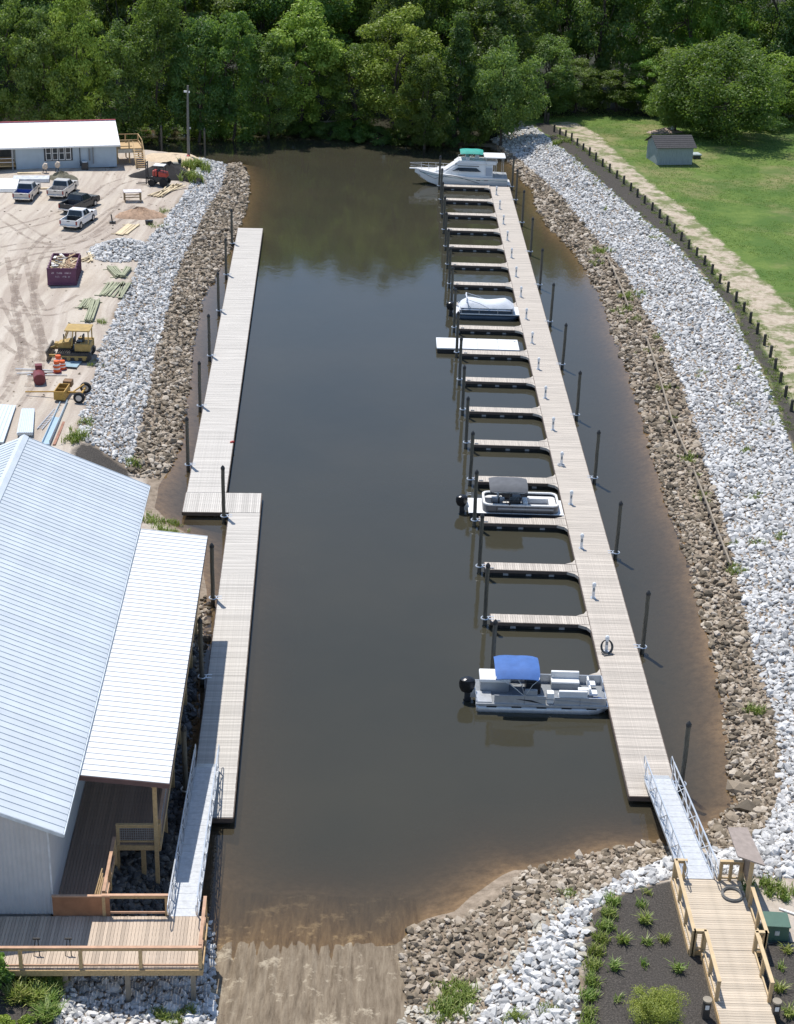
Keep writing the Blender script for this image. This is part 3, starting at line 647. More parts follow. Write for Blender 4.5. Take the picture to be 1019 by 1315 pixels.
# weeds on the banks: (px, py, radius m, height m, count)
wl = [(772, 325, 1.1, .6, 26), (768, 340, .8, .5, 14), (806, 383, 1.0, .6, 26), (802, 400, .9, .5, 18), (815, 412, .8, .4, 12), (838, 452, .7, .4, 10), (842, 435, .6, .35, 8), (855, 500, .7, .4, 10), (862, 540, .6, .3, 10), (884, 590, .7, .5, 16), (893, 612, .5, .3, 8), (905, 640, .6, .35, 10),
      (946, 735, .6, .45, 16), (968, 915, .45, .45, 18), (938, 700, .5, .3, 8), (590, 1285, .7, .5, 40), (575, 1300, .7, .5, 30), (700, 1300, .35, .3, 12), (660, 1310, .35, .35, 14), (585, 1272, .5, .4, 20), (728, 1150, .3, .3, 8),
      (712, 188, .8, .8, 16), (724, 182, .7, .7, 12), (775, 270, .7, .3, 8), (842, 306, .7, .3, 8), (858, 315, .6, .3, 8), (948, 475, .6, .3, 6), (905, 482, .6, .3, 6), (985, 545, .5, .3, 6), (960, 580, .5, .3, 8), (970, 640, .5, .3, 8), (1000, 690, .6, .3, 10), (975, 700, .5, .3, 8), (950, 520, .5, .25, 5),
      (248, 215, 1.6, 1.1, 80), (244, 230, 1.3, 1.0, 60), (252, 205, 1.2, .9, 40), (98, 565, .8, .6, 30), (110, 545, .7, .4, 16), (122, 470, .6, .3, 8), (172, 595, .5, .5, 16), (132, 415, .5, .4, 8), (210, 272, .7, .4, 10), (200, 290, .8, .35, 12), (215, 685, .8, .4, 30), (190, 668, 1.0, .35, 40), (235, 690, .7, .3, 20), (170, 690, .8, .4, 30), (220, 672, .7, .3, 24),
      (210, 1305, .4, .3, 24), (245, 1300, .4, .25, 20), (225, 1312, .4, .25, 20), (985, 1140, .3, .45, 16), (960, 1142, .3, .4, 14), (1005, 1150, .35, .4, 14)]
ps, hs = [], []
for x, y, rad, h, n in wl:
    z = 1.2
    for _ in range(3): p = P(x, y, z); z = ground_z(p.x, p.y)
    a = rg.normal(0, rad * .55, (n, 2)) + [p.x, p.y]; zz, dd = terrain(a); ps.append(np.column_stack([a, zz + .05])); hs.append(h * rg.uniform(.6, 1.1, n))
_ml = np.array([P(*q, 2.5)[:2] for q in [(690, 164), (735, 200), (775, 235), (820, 275), (865, 312), (905, 356), (940, 402), (965, 455), (990, 500), (1010, 550), (713, 168), (760, 200), (800, 232), (850, 279), (900, 332), (950, 390), (985, 446), (1013, 516)]])
for A_ in (_ml[:10], _ml[10:]):
    f_ = rg.uniform(0, len(A_) - 1.001, 800); i_ = f_.astype(int); a = A_[i_] + (A_[i_ + 1] - A_[i_]) * (f_ - i_)[:, None] + rg.normal(0, .4, (800, 2)); zz, dd = terrain(a); ps.append(np.column_stack([a, zz])); hs.append(rg.uniform(.06, .26, 800))
# a sparse green fringe through the gravel strip of the right bank
sel = ptan[(vnoise(ptan[:, 0] * .5, ptan[:, 1] * .5) > .03)]; sel = sel[::3]; ps.append(sel); hs.append(rg.uniform(.12, .32, len(sel)))
ps, hs = np.concatenate(ps), np.concatenate(hs)
V, Fc, T = blades(ps, hs, 12, np.full(len(ps), .10), 1.0, rg, .03)
o = link('bank_weeds', npmesh('bank_weeds', V, Fc, LEAF['grass'], T)); o['kind'] = 'stuff'; tag(o, 'scattered green weeds growing between the bank stones', 'weeds')
# ------------------------------------------------------------------ floating docks
PLANK = mat('dock_plank', (.465, .415, .355), .8, var=.16, scale=3, rnd=.16, bump=.25, bscale=30, streak=(6, 1, 1))
PLANKX = mat('dock_plank_mixed', (.465, .415, .355), .8, var=.22, scale=1, bump=.25, bscale=3, streak=(.25, 7, 1))
PLANKXU = mat('finger_plank_mixed', (.465, .415, .355), .8, var=.22, scale=1, bump=.25, bscale=3, streak=(7, .25, 1))
PLANKL = mat('grey_dock_plank', (.495, .465, .42), .8, var=.14, scale=3, rnd=.13, bump=.25, bscale=30, streak=(6, 1, 1))
PLANKLX = mat('grey_dock_plank_mixed', (.495, .465, .42), .8, var=.2, scale=1, bump=.25, bscale=3, streak=(.25, 7, 1))
FASCIA = mat('dock_fascia', (.10, .075, .06), .8, var=.3, scale=3, streak=(1, 1, 6))
FLOAT = mat('black_float', (.012, .013, .015), .55, var=.4, scale=4, dirt=(.03, .032, .02))
GALV = mat('galvanised_steel', (.62, .64, .66), .38, .75, var=.12, scale=8)
WPLAST = mat('white_plastic', (.78, .78, .77), .4, var=.05)
PILE = mat('dark_piling', (.095, .087, .068), .82, var=.45, scale=5, bump=.5, bscale=12, streak=(3, 3, .4), dirt=(.10, .095, .075))
PCAP = mat('piling_cap', (.02, .02, .022), .5, var=.2)

def plank_run(parent, u0, u1, v0, v1, z, along, pitch, mats, single=0, from_near=True, th=.035, gap=.012, seed=0):
    "boards across a deck; along='v': boards lie across u and repeat along v.  The first `single` boards are objects, the rest one part"
    r = random.Random(seed); n = int(round(((v1 - v0) if along == 'v' else (u1 - u0)) / pitch))
    ps = ((v1 - v0) if along == 'v' else (u1 - u0)) / n; me = None; rest = MB(); extra = []
    for i in range(n):
        a = (v0 if along == 'v' else u0) + i * ps; w = ps - gap; dz = r.uniform(-.004, .004); de = r.uniform(-.008, .008)
        k = i
        if k < single:
            if me is None:
                me = (MB().box(u0 - .01, u1 + .01, 0, w, -th, 0) if along == 'v' else MB().box(0, w, v0 - .01, v1 + .01, -th, 0)).mesh('plank', mats[0])
            link('plank', me, parent, (de, a, z + dz) if along == 'v' else (a, de, z + dz))
        else:
            if along == 'v': rest.box(u0 - .01 + de, u1 + .01 + de, a, a + w, z - th + dz, z + dz)
            else: rest.box(a, a + w, v0 - .01 + de, v1 + .01 + de, z - th + dz, z + dz)
    if rest.v: rest.build('planking', mats[1], parent)['kind'] = 'stuff'
    return n

def rounded_box(x0, x1, y0, y1, z0, z1, e=.06):
    b = MB(); p = lambda d: [(x0 + d, y0), (x1 - d, y0), (x1, y0 + d), (x1, y1 - d), (x1 - d, y1), (x0 + d, y1), (x0, y1 - d), (x0, y0 + d)]
    q = lambda d, g: [(x0 + g + d, y0 + g), (x1 - g - d, y0 + g), (x1 - g, y0 + g + d), (x1 - g, y1 - g - d), (x1 - g - d, y1 - g), (x0 + g + d, y1 - g), (x0 + g, y1 - g - d), (x0 + g, y0 + g + d)]
    return b.loft([[(x, y, z0) for x, y in q(e, e)], [(x, y, z0 + e) for x, y in p(e)], [(x, y, z1 - e) for x, y in p(e)], [(x, y, z1) for x, y in q(e, e)]])

ZD = .5
def pile_hoop(parent, x, y, side, z=ZD, rz=0):
    "steel guide ring bolted to the dock edge; side = direction back to the dock"
    b = MB(); R = .23
    b.tube([(x + R * math.cos(t), y + R * math.sin(t), z - .02) for t in np.linspace(0, 2 * math.pi, 17)[:-1]], .045, 6, closed=True)
    b.beam((x + side * R, y - .16, z - .02), (x + side * (R + .32), y - .16, z - .02), .09, .07); b.beam((x + side * R, y + .16, z - .02), (x + side * (R + .32), y + .16, z - .02), .09, .07)
    return b.build('pile_hoop', GALV, parent)

pile_cache = {}
def piling(x, y, label, top=4.1, r=.13, lean=(0, 0), seed=0):
    t = thing('piling', label, 'piling', (x, y, 0), group='timber mooring pilings'); q = random.Random(seed * 7 + 1)
    b = MB(); n = 9; zb = -2.2
    pts = [(q.uniform(-.012, .012) + lean[0] * k / n, q.uniform(-.012, .012) + lean[1] * k / n, zb + (top - zb) * k / n) for k in range(n + 1)]
    b.tube(pts, [r * (1.06 - .1 * k / n) for k in range(n + 1)], 12); b.build('shaft', PILE, t, smooth=True)
    MB().tube([(lean[0], lean[1], top - .12), (lean[0], lean[1], top + .01), (lean[0], lean[1], top + .1), (lean[0], lean[1], top + .2)], [r * 1.12, r * 1.14, r * .75, .01], 12).build('cap', PCAP, t, smooth=True)
    return t

# right dock
DX0, DX1, DY0, DY1 = 13.42, 15.9, 66.95, 199.0
FY = [78.3 + 7.086 * k for k in range(18)]                  # slip fingers, nearest first
dock = thing('floating_dock', 'long floating dock with slip fingers on the right of the basin', 'dock', (0, 0, 0))
plank_run(dock, DX0, DX1, DY0, DY1, ZD, 'v', .145, (PLANK, PLANKX), 190, seed=1)
for s, e in [(DY0, 78)] + [(FY[k], FY[k] + 7.05) for k in range(17)]:
    for x in (DX0 - .03, DX1 + .03):
        MB().box(x - .03, x + .03, s + .02, e, ZD - .24, ZD - .012).build('fascia', FASCIA, dock)
MB().box(DX0 - .04, DX1 + .04, DY0 - .1, DY0 - .03, ZD - .26, ZD + .01).build('end_board', FASCIA, dock)
fl = rounded_box(-.95, .95, -.95, .95, -.22, .25).mesh('float', FLOAT)
y = DY0 + 1.2
while y < DY1 - 1: link('float', fl, dock, ((DX0 + DX1) / 2, y, 0)); y += 2.35
flf = rounded_box(-.78, .78, -.42, .42, -.2, .25).mesh('float', FLOAT)
TAGM = mat('float_tag', (.34, .35, .36), .6, var=.2)
tagm = MB().box(-.17, .17, -.012, 0, -.08, .08).mesh('float_tag', TAGM)
FX0 = 7.35
flen = DX0 - FX0
fpl = []
for k, fy in enumerate(FY):
    fg = bpy.data.objects.new('finger', None); COL.objects.link(fg); fg.parent = dock; fg.location = (0, fy, 0)
    n1 = [38, 38, 34][k] if k < 3 else 0
    plank_run(fg, FX0, DX0 - .05, -.5, .5, ZD + .004, 'u', .15, (PLANK, PLANKXU), n1, seed=20 + k)
    g = MB()
    for s in (-1, 1): g.box(FX0, DX0 - .07, s * .53 - .03, s * .53 + .03, ZD - .22, ZD - .01)
    g.box(FX0 - .06, FX0 - .005, -.56, .56, ZD - .22, ZD - .01)
    g.build('finger_frame', FASCIA, fg)
    for s in (-1, 1):                                         # gusset where the finger meets the walkway
        MB().prism_z([(DX0 - .75, s * .57), (DX0 - .05, s * .57), (DX0 - .05, s * 1.25), (DX0 - .25, s * .85)][::s], ZD - .2, ZD + .006).build('gusset', PLANKX, fg)
    for j in range(4): link('float', flf, fg, (FX0 + .95 + j * 1.42, 0, 0))
    for j in range(3): link('float_tag', tagm, fg, (FX0 + 1.35 + j * 1.5, -.425, .12))
    MB().box(FX0 + .25, FX0 + .55, -.44, -.40, ZD + .02, ZD + .09).box(FX0 + .30, FX0 + .34, -.44, -.4, ZD, ZD + .05).box(FX0 + .46, FX0 + .5, -.44, -.4, ZD, ZD + .05).build('cleat', GALV, fg)
    pile_hoop(fg, FX0 - .37, 0, 1)
    far = '' if k else ''
    piling(FX0 - .37, fy, f'dark piling at the outer tip of the {ordw(k + 1)} slip finger counted from the near end', seed=k, lean=(random.uniform(-.05, .05), 0))
RP = [(876, 1006), (825, 830), (790.5, 709), (760.7, 612.6), (739, 532), (718.6, 467), (702.8, 412), (688.9, 364.8), (677, 322.4), (666.9, 285), (658.4, 256), (654.4, 239)]
for k, (x, y) in enumerate(RP):
    p = P(x, y, ZD); pile_hoop(dock, 16.28, p.y, -1)
    piling(16.28, p.y, f'dark piling on the outer right side of the long dock, {ordw(k + 1)} from the near gangway', seed=40 + k, lean=(random.uniform(-.03, .05), 0))

# power pedestals
PEDL = mat('pedestal_glass', (.75, .77, .78), .25, var=.05)
for k in range(17):
    t = thing('power_pedestal', f'white dock power pedestal beside the {ordw(k + 1)} slip counted from the near end', 'pedestal', (13.98, FY[k] + 3.0 if k else 81.6, ZD), group='power pedestals along the dock')
    MB().box(-.16, .16, -.16, .16, 0, .03).build('base_plate', GALV, t)
    MB().loft([[(-.09, -.08, .03), (.09, -.08, .03), (.09, .08, .03), (-.09, .08, .03)], [(-.08, -.07, .85), (.08, -.07, .85), (.08, .07, .85), (-.08, .07, .85)]]).build('column', WPLAST, t, bevel=.02)
    MB().loft([[(-.12, -.11, .85), (.12, -.11, .85), (.12, .11, .85), (-.12, .11, .85)], [(-.11, -.1, 1.02), (.11, -.1, 1.02), (.11, .1, 1.02), (-.11, .1, 1.02)], [(-.05, -.05, 1.1), (.05, -.05, 1.1), (.05, .05, 1.1), (-.05, .05, 1.1)]]).build('lamp_head', PEDL, t, bevel=.015)
    MB().box(-.06, .06, -.1, -.076, .5, .72).build('outlet_cover', mat('outlet_grey', (.3, .31, .32), .5), t)
# coiled hose at the nearest pedestal and hose at another
HOSE = mat('dark_hose', (.035, .04, .04), .5, var=.2)
b = MB()
for k in range(4): b.tube([(13.98 + (.28 + .03 * k) * math.cos(a), 81.6 - .1 + .22 * math.sin(a) - .02 * k, ZD + .42 + (.34 + .02 * k) * math.sin(a) * .9) for a in np.linspace(0, 6.283, 19)[:-1]], .025, 5, closed=True)
b.tube([(14.2, 81.4, ZD + .2), (14.35, 81.2, ZD + .03), (13.8, 81.05, ZD + .03), (13.7, 81.5, ZD + .03)], .025, 5)
tag(b.build('coiled_hose', HOSE, smooth=True), 'dark hose coiled over the nearest white pedestal on the dock', 'hose')
b = MB()
for k in range(3): b.tube([(13.95 + .25 * math.cos(a), FY[4] + 2.9 + .2 * math.sin(a), ZD + .05 + .03 * k) for a in np.linspace(0, 6.283, 15)[:-1]], .028, 5, closed=True)
tag(b.build('coiled_hose', mat('pale_hose', (.6, .6, .6), .5), smooth=True), 'pale hose coiled at the pedestal beside the grey-top pontoon boat', 'hose')

# left dock (three runs in the left frame)
ld = thing('floating_dock', 'stepped floating dock with pale boards along the left bank', 'dock', (LO[0], LO[1], 0), LA)
plank_run(ld, -1.12, .98, 13.2, 48.6, ZD, 'v', .145, (PLANKL, PLANKLX), 180, seed=60)
plank_run(ld, -4.36, .98, 48.66, 51.9, ZD, 'u', .145, (PLANKL, PLANKLX), 37, seed=61)
plank_run(ld, -4.3, -1.55, 51.96, 124.4, ZD, 'v', .145, (PLANKL, PLANKLX), 80, seed=62)
for u, a, c in [(1.01, 13.2, 51.9), (-1.15, 13.2, 48.6), (-1.52, 52, 124.4), (-4.33, 52, 124.4), (-4.39, 48.66, 51.9)]:
    v = a
    while v < c - .5:
        e = min(v + 6.1, c); MB().box(u - .03, u + .03, v + .01, e - .01, ZD - .26, ZD - .012).build('fascia', FASCIA, ld); v = e
MB().box(-4.36, -1.18, 48.58, 48.64, ZD - .26, ZD - .01).build('end_board', FASCIA, ld); MB().box(-1.1, 1, 13.1, 13.17, ZD - .26, ZD - .01).build('end_board', FASCIA, ld)
MB().box(-1.5, 1, 51.92, 51.98, ZD - .26, ZD - .02).build('end_board', FASCIA, ld); MB().box(-4.3, -1.55, 124.42, 124.48, ZD - .26, ZD - .02).build('end_board', FASCIA, ld)
v = 14.3
while v < 48: link('float', fl, ld, (-.07, v, 0)); v += 2.35
for u in (-3.2, -.9): link('float', fl, ld, (u, 50.2, 0))
v = 53.2
while v < 124: link('float', fl, ld, (-2.9, v, 0)); v += 2.35
LP = [((-4.63, 118.05), -1, 'far end'), ((-4.63, 106.2), -1, ''), ((-4.63, 94.2), -1, ''), ((-4.63, 81.3), -1, ''), ((-4.63, 69.1), -1, ''), ((-4.63, 57.0), -1, ''), ((-1.45, 48.1), -1, ''), ((-1.45, 36.1), -1, ''), ((-1.45, 26.6), -1, ''), ((-1.5, 15.6), -1, '')]
for k, ((u, v), s, _) in enumerate(LP):
    w = LW(u, v); pile_hoop(ld, u, v, 1)
    piling(w.x, w.y, f'dark piling beside the pale left dock, {ordw(k + 1)} counted from the far end', seed=70 + k, lean=(random.uniform(-.06, .02), 0))
p = LW(-1.75, 61.2); b = MB(); b.tube([(0, 0, .06), (.18, .1, .07), (.3, .12, .06)], [.07, .1, .06], 8)
tag(b.build('fender', mat('red_fender', (.55, .06, .05), .5), None, (p.x, p.y, ZD), smooth=True), 'small red float lying on the left dock near the step', 'float')

# ------------------------------------------------------------------ gangways
ALU = mat('aluminium', (.70, .72, .74), .34, .6, var=.1, scale=6)
ALUD = mat('aluminium_deck', (.52, .535, .55), .55, .25, var=.14, scale=5, bump=.2, bscale=40)
def gangway(label, p0, z0, p1, z1, width, bays, rail=1.05):
    p0, p1 = Vector((*p0, z0)), Vector((*p1, z1)); L_ = math.hypot(p1.x - p0.x, p1.y - p0.y)
    t = thing('gangway', label, 'gangway', p0, math.atan2(-(p1.x - p0.x), p1.y - p0.y)); sl_ = (z1 - z0) / L_
    Z = lambda v, h=0: sl_ * v + h
    n = int(L_ / .6); st = L_ / n; w = width / 2
    for i in range(n):
        v = i * st; MB().hexa([(-w, v + .006, Z(v, -.03)), (w, v + .006, Z(v, -.03)), (w, v + st - .006, Z(v + st, -.03)), (-w, v + st - .006, Z(v + st, -.03))],
                              [(-w, v + .006, Z(v, .01)), (w, v + .006, Z(v, .01)), (w, v + st - .006, Z(v + st, .01)), (-w, v + st - .006, Z(v + st, .01))]).build('deck_panel', ALUD, t)
    for s in (-1, 1):
        x = s * (w + .05); b = MB()
        b.beam((x, 0, Z(0, -.06)), (x, L_, Z(L_, -.06)), .07, .14); b.beam((x, .0, Z(0, rail)), (x, L_, Z(L_, rail)), .06, .06)
        b.beam((x, .3, Z(.3, .5)), (x, L_ - .3, Z(L_ - .3, .5)), .035, .035)
        bl = L_ / bays
        for k in range(bays + 1):
            v = min(max(k * bl, .03), L_ - .03); b.beam((x, v, Z(v, -.1)), (x, v, Z(v, rail)), .055, .055)
            if k < bays:
                a, c = (k * bl, (k + 1) * bl) if k % 2 == 0 else ((k + 1) * bl, k * bl)
                b.beam((x, a, Z(a, -.02)), (x, c, Z(c, rail - .03)), .04, .04)
        b.build('side_truss', ALU, t)
        for e in (0, L_):                                     # looped handrail ends
            sg = -1 if e == 0 else 1
            MB().tube([(x, e, Z(e, rail)), (x, e + sg * .55, Z(e, rail - .02)), (x, e + sg * .68, Z(e, rail - .2)), (x, e + sg * .55, Z(e, .55)), (x, e, Z(e, .5))], .025, 6).build('handrail_loop', ALU, t)
    MB().hexa([(-w, L_, Z(L_, -.03)), (w, L_, Z(L_, -.03)), (w, L_ + .6, ZD - z0 + .01), (-w, L_ + .6, ZD - z0 + .01)], [(-w, L_, Z(L_, .0)), (w, L_, Z(L_, 0)), (w, L_ + .6, ZD - z0 + .03), (-w, L_ + .6, ZD - z0 + .03)]).build('toe_plate', ALU, t)
    return t
gangway('aluminium gangway with truss railings from the right timber deck to the long dock', (15.1, 57.75), 2.5, (15.05, 68.2), .72, 1.3, 7)
a, c = LW(-.57, 3.3), LW(-.55, 17.2); gangway('long aluminium gangway half in shade from the left boardwalk to the left dock', (a.x, a.y), 2.5, (c.x, c.y), .72, 1.1, 11)
# ------------------------------------------------------------------ near left: metal building, lean-to, boardwalk
ROOFB = mat('pale_blue_metal_roof', (.56, .60, .63), .42, .08, var=.07, scale=.8, rnd=.05)
ROOFW = mat('white_metal_roof', (.66, .665, .66), .45, .0, var=.03, scale=1.5, rnd=.02)
WALLG = mat('grey_corrugated_wall', (.47, .48, .50), .5, .1, var=.06, scale=1.5)
TRIM = mat('maroon_trim', (.13, .075, .07), .6, var=.2)
PINE = mat('new_pine', (.50, .345, .175), .75, var=.2, scale=3, rnd=.12, bump=.2, streak=(4, 4, 4))
PINER = mat('reddish_pine', (.48, .29, .185), .75, var=.18, scale=3, rnd=.1, bump=.2)
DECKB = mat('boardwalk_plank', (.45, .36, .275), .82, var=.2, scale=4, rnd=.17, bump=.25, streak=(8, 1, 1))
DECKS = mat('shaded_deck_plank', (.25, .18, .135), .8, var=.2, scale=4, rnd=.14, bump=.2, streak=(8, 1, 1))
BRNP = mat('brown_panel', (.32, .15, .075), .75, var=.2, scale=2, dirt=(.2, .09, .05))

bld = thing('metal_building', 'big metal building with pale blue ribbed gable roof beside the left dock', 'building', (LO[0], LO[1], 0), LA)
UE, UR, UW = -5.4, -12.85, -6.15; ZE, ZR = 7.0, 10.2; V0, V1 = 3.05, 38.5
slope = (ZR - ZE) / (UE - UR); th = math.atan(slope)
np_ = 79; pit = (V1 - V0) / np_
def panel_mesh(run, name, m):
    "one roof sheet of length `run` down the slope (local +x), with a raised rib on its edge"
    b = MB(); b.box(0, run, 0, pit, -.03, 0); b.prism_x([(pit - .06, 0), (pit - .045, .034), (pit - .015, .034), (pit, 0)], 0, run)
    return b.mesh(name, m)
runR = math.hypot(UE - UR, ZR - ZE)
pm = panel_mesh(runR, 'roof_panel', ROOFB)
for i in range(np_):
    o = link('roof_panel', pm, bld, (UR, V0 + i * pit, ZR)); o.rotation_euler = (0, th, 0)
    o = link('roof_panel', pm, bld, (UR, V0 + i * pit + pit, ZR)); o.rotation_euler = (0, th, math.pi)
MB().prism_y([(UR - .28, ZR - .09), (UR, ZR + .06), (UR + .28, ZR - .09), (UR + .28, ZR - .06), (UR, ZR + .1), (UR - .28, ZR - .06)], V0 - .02, V1 + .02).build('ridge_cap', ROOFB, bld)
UL = 2 * UR - UW
def corr(u0, u1, v, ztop, z0, out, n=None):
    "corrugated gable wall in the plane v, facing out (-1 or 1)"
    b = MB(); k = int(abs(u1 - u0) / .1); pts = []
    for i in range(k + 1):
        u = u0 + (u1 - u0) * i / k; pts.append((u, v + out * (.022 if i % 2 else 0)))
    vs, fs = [], []
    for u, vv in pts: vs += [(u, vv, z0), (u, vv, ztop(u))]
    b.add(vs, [(2 * i, 2 * i + 2, 2 * i + 3, 2 * i + 1) for i in range(k)]); return b
zt = lambda u: ZE + (UE - u) * slope - .1 if u > UR else ZE + (u - (2 * UR - UE)) * slope - .1
corr(UW, UL, V0 + .5, zt, 2.45, -1).build('gable_wall', WALLG, bld); corr(UW, UL, V1 - .5, zt, 1.5, 1).build('gable_wall', WALLG, bld)
for u, out in ((UW, 1), (UL, -1)):
    b = MB(); k = int((V1 - V0 - 1) / .1); vs = []
    for i in range(k + 1):
        v = V0 + .5 + (V1 - V0 - 1) * i / k; x = u + out * (.022 if i % 2 else 0); vs += [(x, v, 1.4), (x, v, zt(u))]
    b.add(vs, [(2 * i, 2 * i + 2, 2 * i + 3, 2 * i + 1) for i in range(k)]); b.build('side_wall', WALLG, bld)
MB().box(UW - .02, UW + .05, V0 + .44, V0 + .54, 2.45, zt(UW) - .03).build('corner_trim', mat('pale_trim', (.55, .57, .6), .5), bld)
for s in (1, -1):
    ue = UE if s == 1 else 2 * UR - UE
    b = MB()
    for vv in (V0 - .02, V1 - .02):
        b.beam((UR, vv + .02, ZR - .1), (ue, vv + .02, ZE - .1), .05, .16)
    b.beam((ue, V0 - .03, ZE - .09), (ue, V1 + .03, ZE - .09), .1, .12); b.build('eave_trim', mat('eave_trim', (.55, .6, .64), .5), bld)
MB().box(-6.3, UL + .1, V0 + .6, V1 - .6, 1.0, 2.4).build('foundation', mat('concrete', (.4, .39, .37), .85, var=.15), bld)

lt = thing('lean_to', 'white metal lean-to roof over the deck along the pale blue building', 'lean-to', (LO[0], LO[1], 0), LA)
LV0, LV1, LU0, LU1, LZ0, LZ1 = 7.6, 32.7, -5.75, -1.45, 6.86, 6.38
tl = math.atan((LZ0 - LZ1) / (LU1 - LU0)); nl = 56; pit = (LV1 - LV0) / nl
pm2 = panel_mesh(math.hypot(LU1 - LU0, LZ0 - LZ1), 'roof_panel', ROOFW)
for i in range(nl):
    o = link('roof_panel', pm2, lt, (LU0, LV0 + i * pit, LZ0)); o.rotation_euler = (0, tl, 0)
b = MB()
for vv in (LV0, LV1): b.beam((LU0, vv, LZ0 - .16), (LU1, vv, LZ1 - .16), .06, .24)
b.beam((LU1 - .02, LV0, LZ1 - .16), (LU1 - .02, LV1, LZ1 - .16), .06, .22); b.build('fascia', TRIM, lt)
for i in range(13):
    vv = LV0 + .8 + i * (LV1 - LV0 - 1.6) / 12; MB().beam((LU0, vv, LZ0 - .2), (LU1 - .1, vv, LZ1 - .2), .05, .2).build('rafter', PINE, lt)
MB().beam((-2.2, LV0 + .2, 6.12), (-2.2, LV1 - .2, 6.12), .14, .26).build('beam', PINE, lt)
for i in range(7):
    vv = LV0 + .7 + i * 3.95; MB().box(-2.29, -2.11, vv - .09, vv + .09, .2, 6.0).build('post', PINE, lt)

sd = thing('porch_deck', 'shaded brown timber deck under the white lean-to roof', 'deck', (LO[0], LO[1], 0), LA)
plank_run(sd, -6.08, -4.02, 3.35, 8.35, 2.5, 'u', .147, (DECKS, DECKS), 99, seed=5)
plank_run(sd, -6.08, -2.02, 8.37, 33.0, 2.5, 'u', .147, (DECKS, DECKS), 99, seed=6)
b = MB(); b.box(-6.1, -2.0, 8.3, 8.36, 2.2, 2.46).box(-2.06, -2.0, 8.36, 33, 2.2, 2.46).box(-4.04, -3.98, 3.4, 8.3, 2.2, 2.46); b.build('rim_joist', PINE, sd)
for vv in (8.6, 14, 20, 26, 32): MB().box(-2.95, -2.75, vv - .1, vv + .1, 0, 2.3).build('support_post', PINE, sd)
MB().box(-4.14, -3.94, 8.45, 8.65, .3, 2.3).build('support_post', PINE, sd)

def railing(label, pts, h=1.05, z=2.5, post=1.9, root=None, mats=(PINE, PINER), mid=True, wire=0, skip=(), cap=.14, low=.12):
    "posts, cap rail and low rail along a polyline"
    t = thing('railing', label, 'railing', root[0] if root else (0, 0, 0), root[1] if root else 0)
    for (a, c) in zip(pts[:-1], pts[1:]):
        a, c = Vector((*a, z)), Vector((*c, z)); L_ = (c - a).length; n = max(1, round(L_ / post))
        d = (c - a).normalized()
        for k in range(n + 1):
            p = a.lerp(c, k / n); MB().box(p.x - .07, p.x + .07, p.y - .07, p.y + .07, z - .38, z + h - .045).build('post', mats[0], t)
        up = Vector((0, 0, 1))
        MB().beam(a + up * h - d * .08, c + up * h + d * .08, cap, .045).build('cap_rail', mats[1], t)
        MB().beam(a + up * (h - .12), c + up * (h - .12), .045, .12).build('top_rail', mats[0], t)
        if mid: MB().beam(a + up * low, c + up * low, .05, .09).build('bottom_rail', mats[1], t)
        if wire:
            b = MB(); 
            for k in range(1, int(L_ / wire)):
                p = a.lerp(c, k * wire / L_); b.beam(p + up * low, p + up * (h - .15), .012)
            k_ = low
            while k_ < h - .15: b.beam(a + up * k_, c + up * k_, .012); k_ += wire
            b.build('wire_mesh', GALV, t)
    return t
LROOT = ((LO[0], LO[1], 0), LA)
bw = thing('boardwalk', 'timber boardwalk on posts in front of the pale blue building', 'boardwalk', (LO[0], LO[1], 0), LA)
plank_run(bw, -22, .42, 0.02, 3.3, 2.5, 'u', .147, (DECKB, DECKB), 200, seed=8)
b = MB(); b.box(-22, .46, -.04, .02, 2.18, 2.46).box(.44, .5, -.03, 3.3, 2.18, 2.46).box(-6.1, .46, 3.26, 3.31, 2.2, 2.46); b.build('rim_joist', PINE, bw)
for u in (-15, -12, -8.3, -5.2, -2.65, .05):
    for v in (.35, 2.9): 
        w = LW(u, v); MB().box(u - .1, u + .1, v - .1, v + .1, min(ground_z(w.x, w.y), 1.6) - .4, 2.3).build('support_post', mat('grey_post', (.30, .25, .19), .85, var=.25), bw)
railing('reddish timber railing along the front edge of the left boardwalk', [(.38, .1), (-21.5, .1)], post=2.35, root=LROOT)
railing('short timber railing on the end of the boardwalk beside the gangway', [(.38, .32), (.38, 3.25)], post=1.6, root=LROOT)
railing('timber railing between the boardwalk and the open rock pit', [(-3.95, 3.42), (-1.28, 3.42)], post=2.6, root=LROOT)
railing('timber railing along the left side of the open rock pit', [(-3.98, 3.75), (-3.98, 7.4)], post=1.8, root=LROOT)
railing('timber railing panel filled with wire mesh at the near edge of the shaded deck', [(-3.95, 8.42), (-2.1, 8.42)], post=1.9, root=LROOT, mats=(PINE, PINE), wire=.1)
railing('timber railing along the water side of the shaded deck', [(-2.1, 8.9), (-2.1, 32.8)], post=3.9, root=LROOT, mats=(PINE, PINER), wire=.2)
o = MB().box(-6.12, -3.7, 3.36, 3.43, 2.44, 3.5).build('panel', BRNP); 
t_ = thing('plywood_panel', 'brown plywood panel closing the deck end beside the grey wall', 'panel', LROOT[0], LA); o.parent = t_
MB().box(-6.14, -3.68, 3.33, 3.46, 3.5, 3.55).build('cap_strip', PINER, t_)
t_ = thing('step_ladder', 'pale timber offcuts leaning against the rock pit railing', 'boards', LROOT[0], LA)
for k in range(3): MB().beam((-4.35 - .1 * k, 3.9 + .1 * k, 2.53), (-4.15 - .04 * k, 4.9 + .2 * k, 3.3 + .1 * k), .05, .09).build('board', PINE, t_)
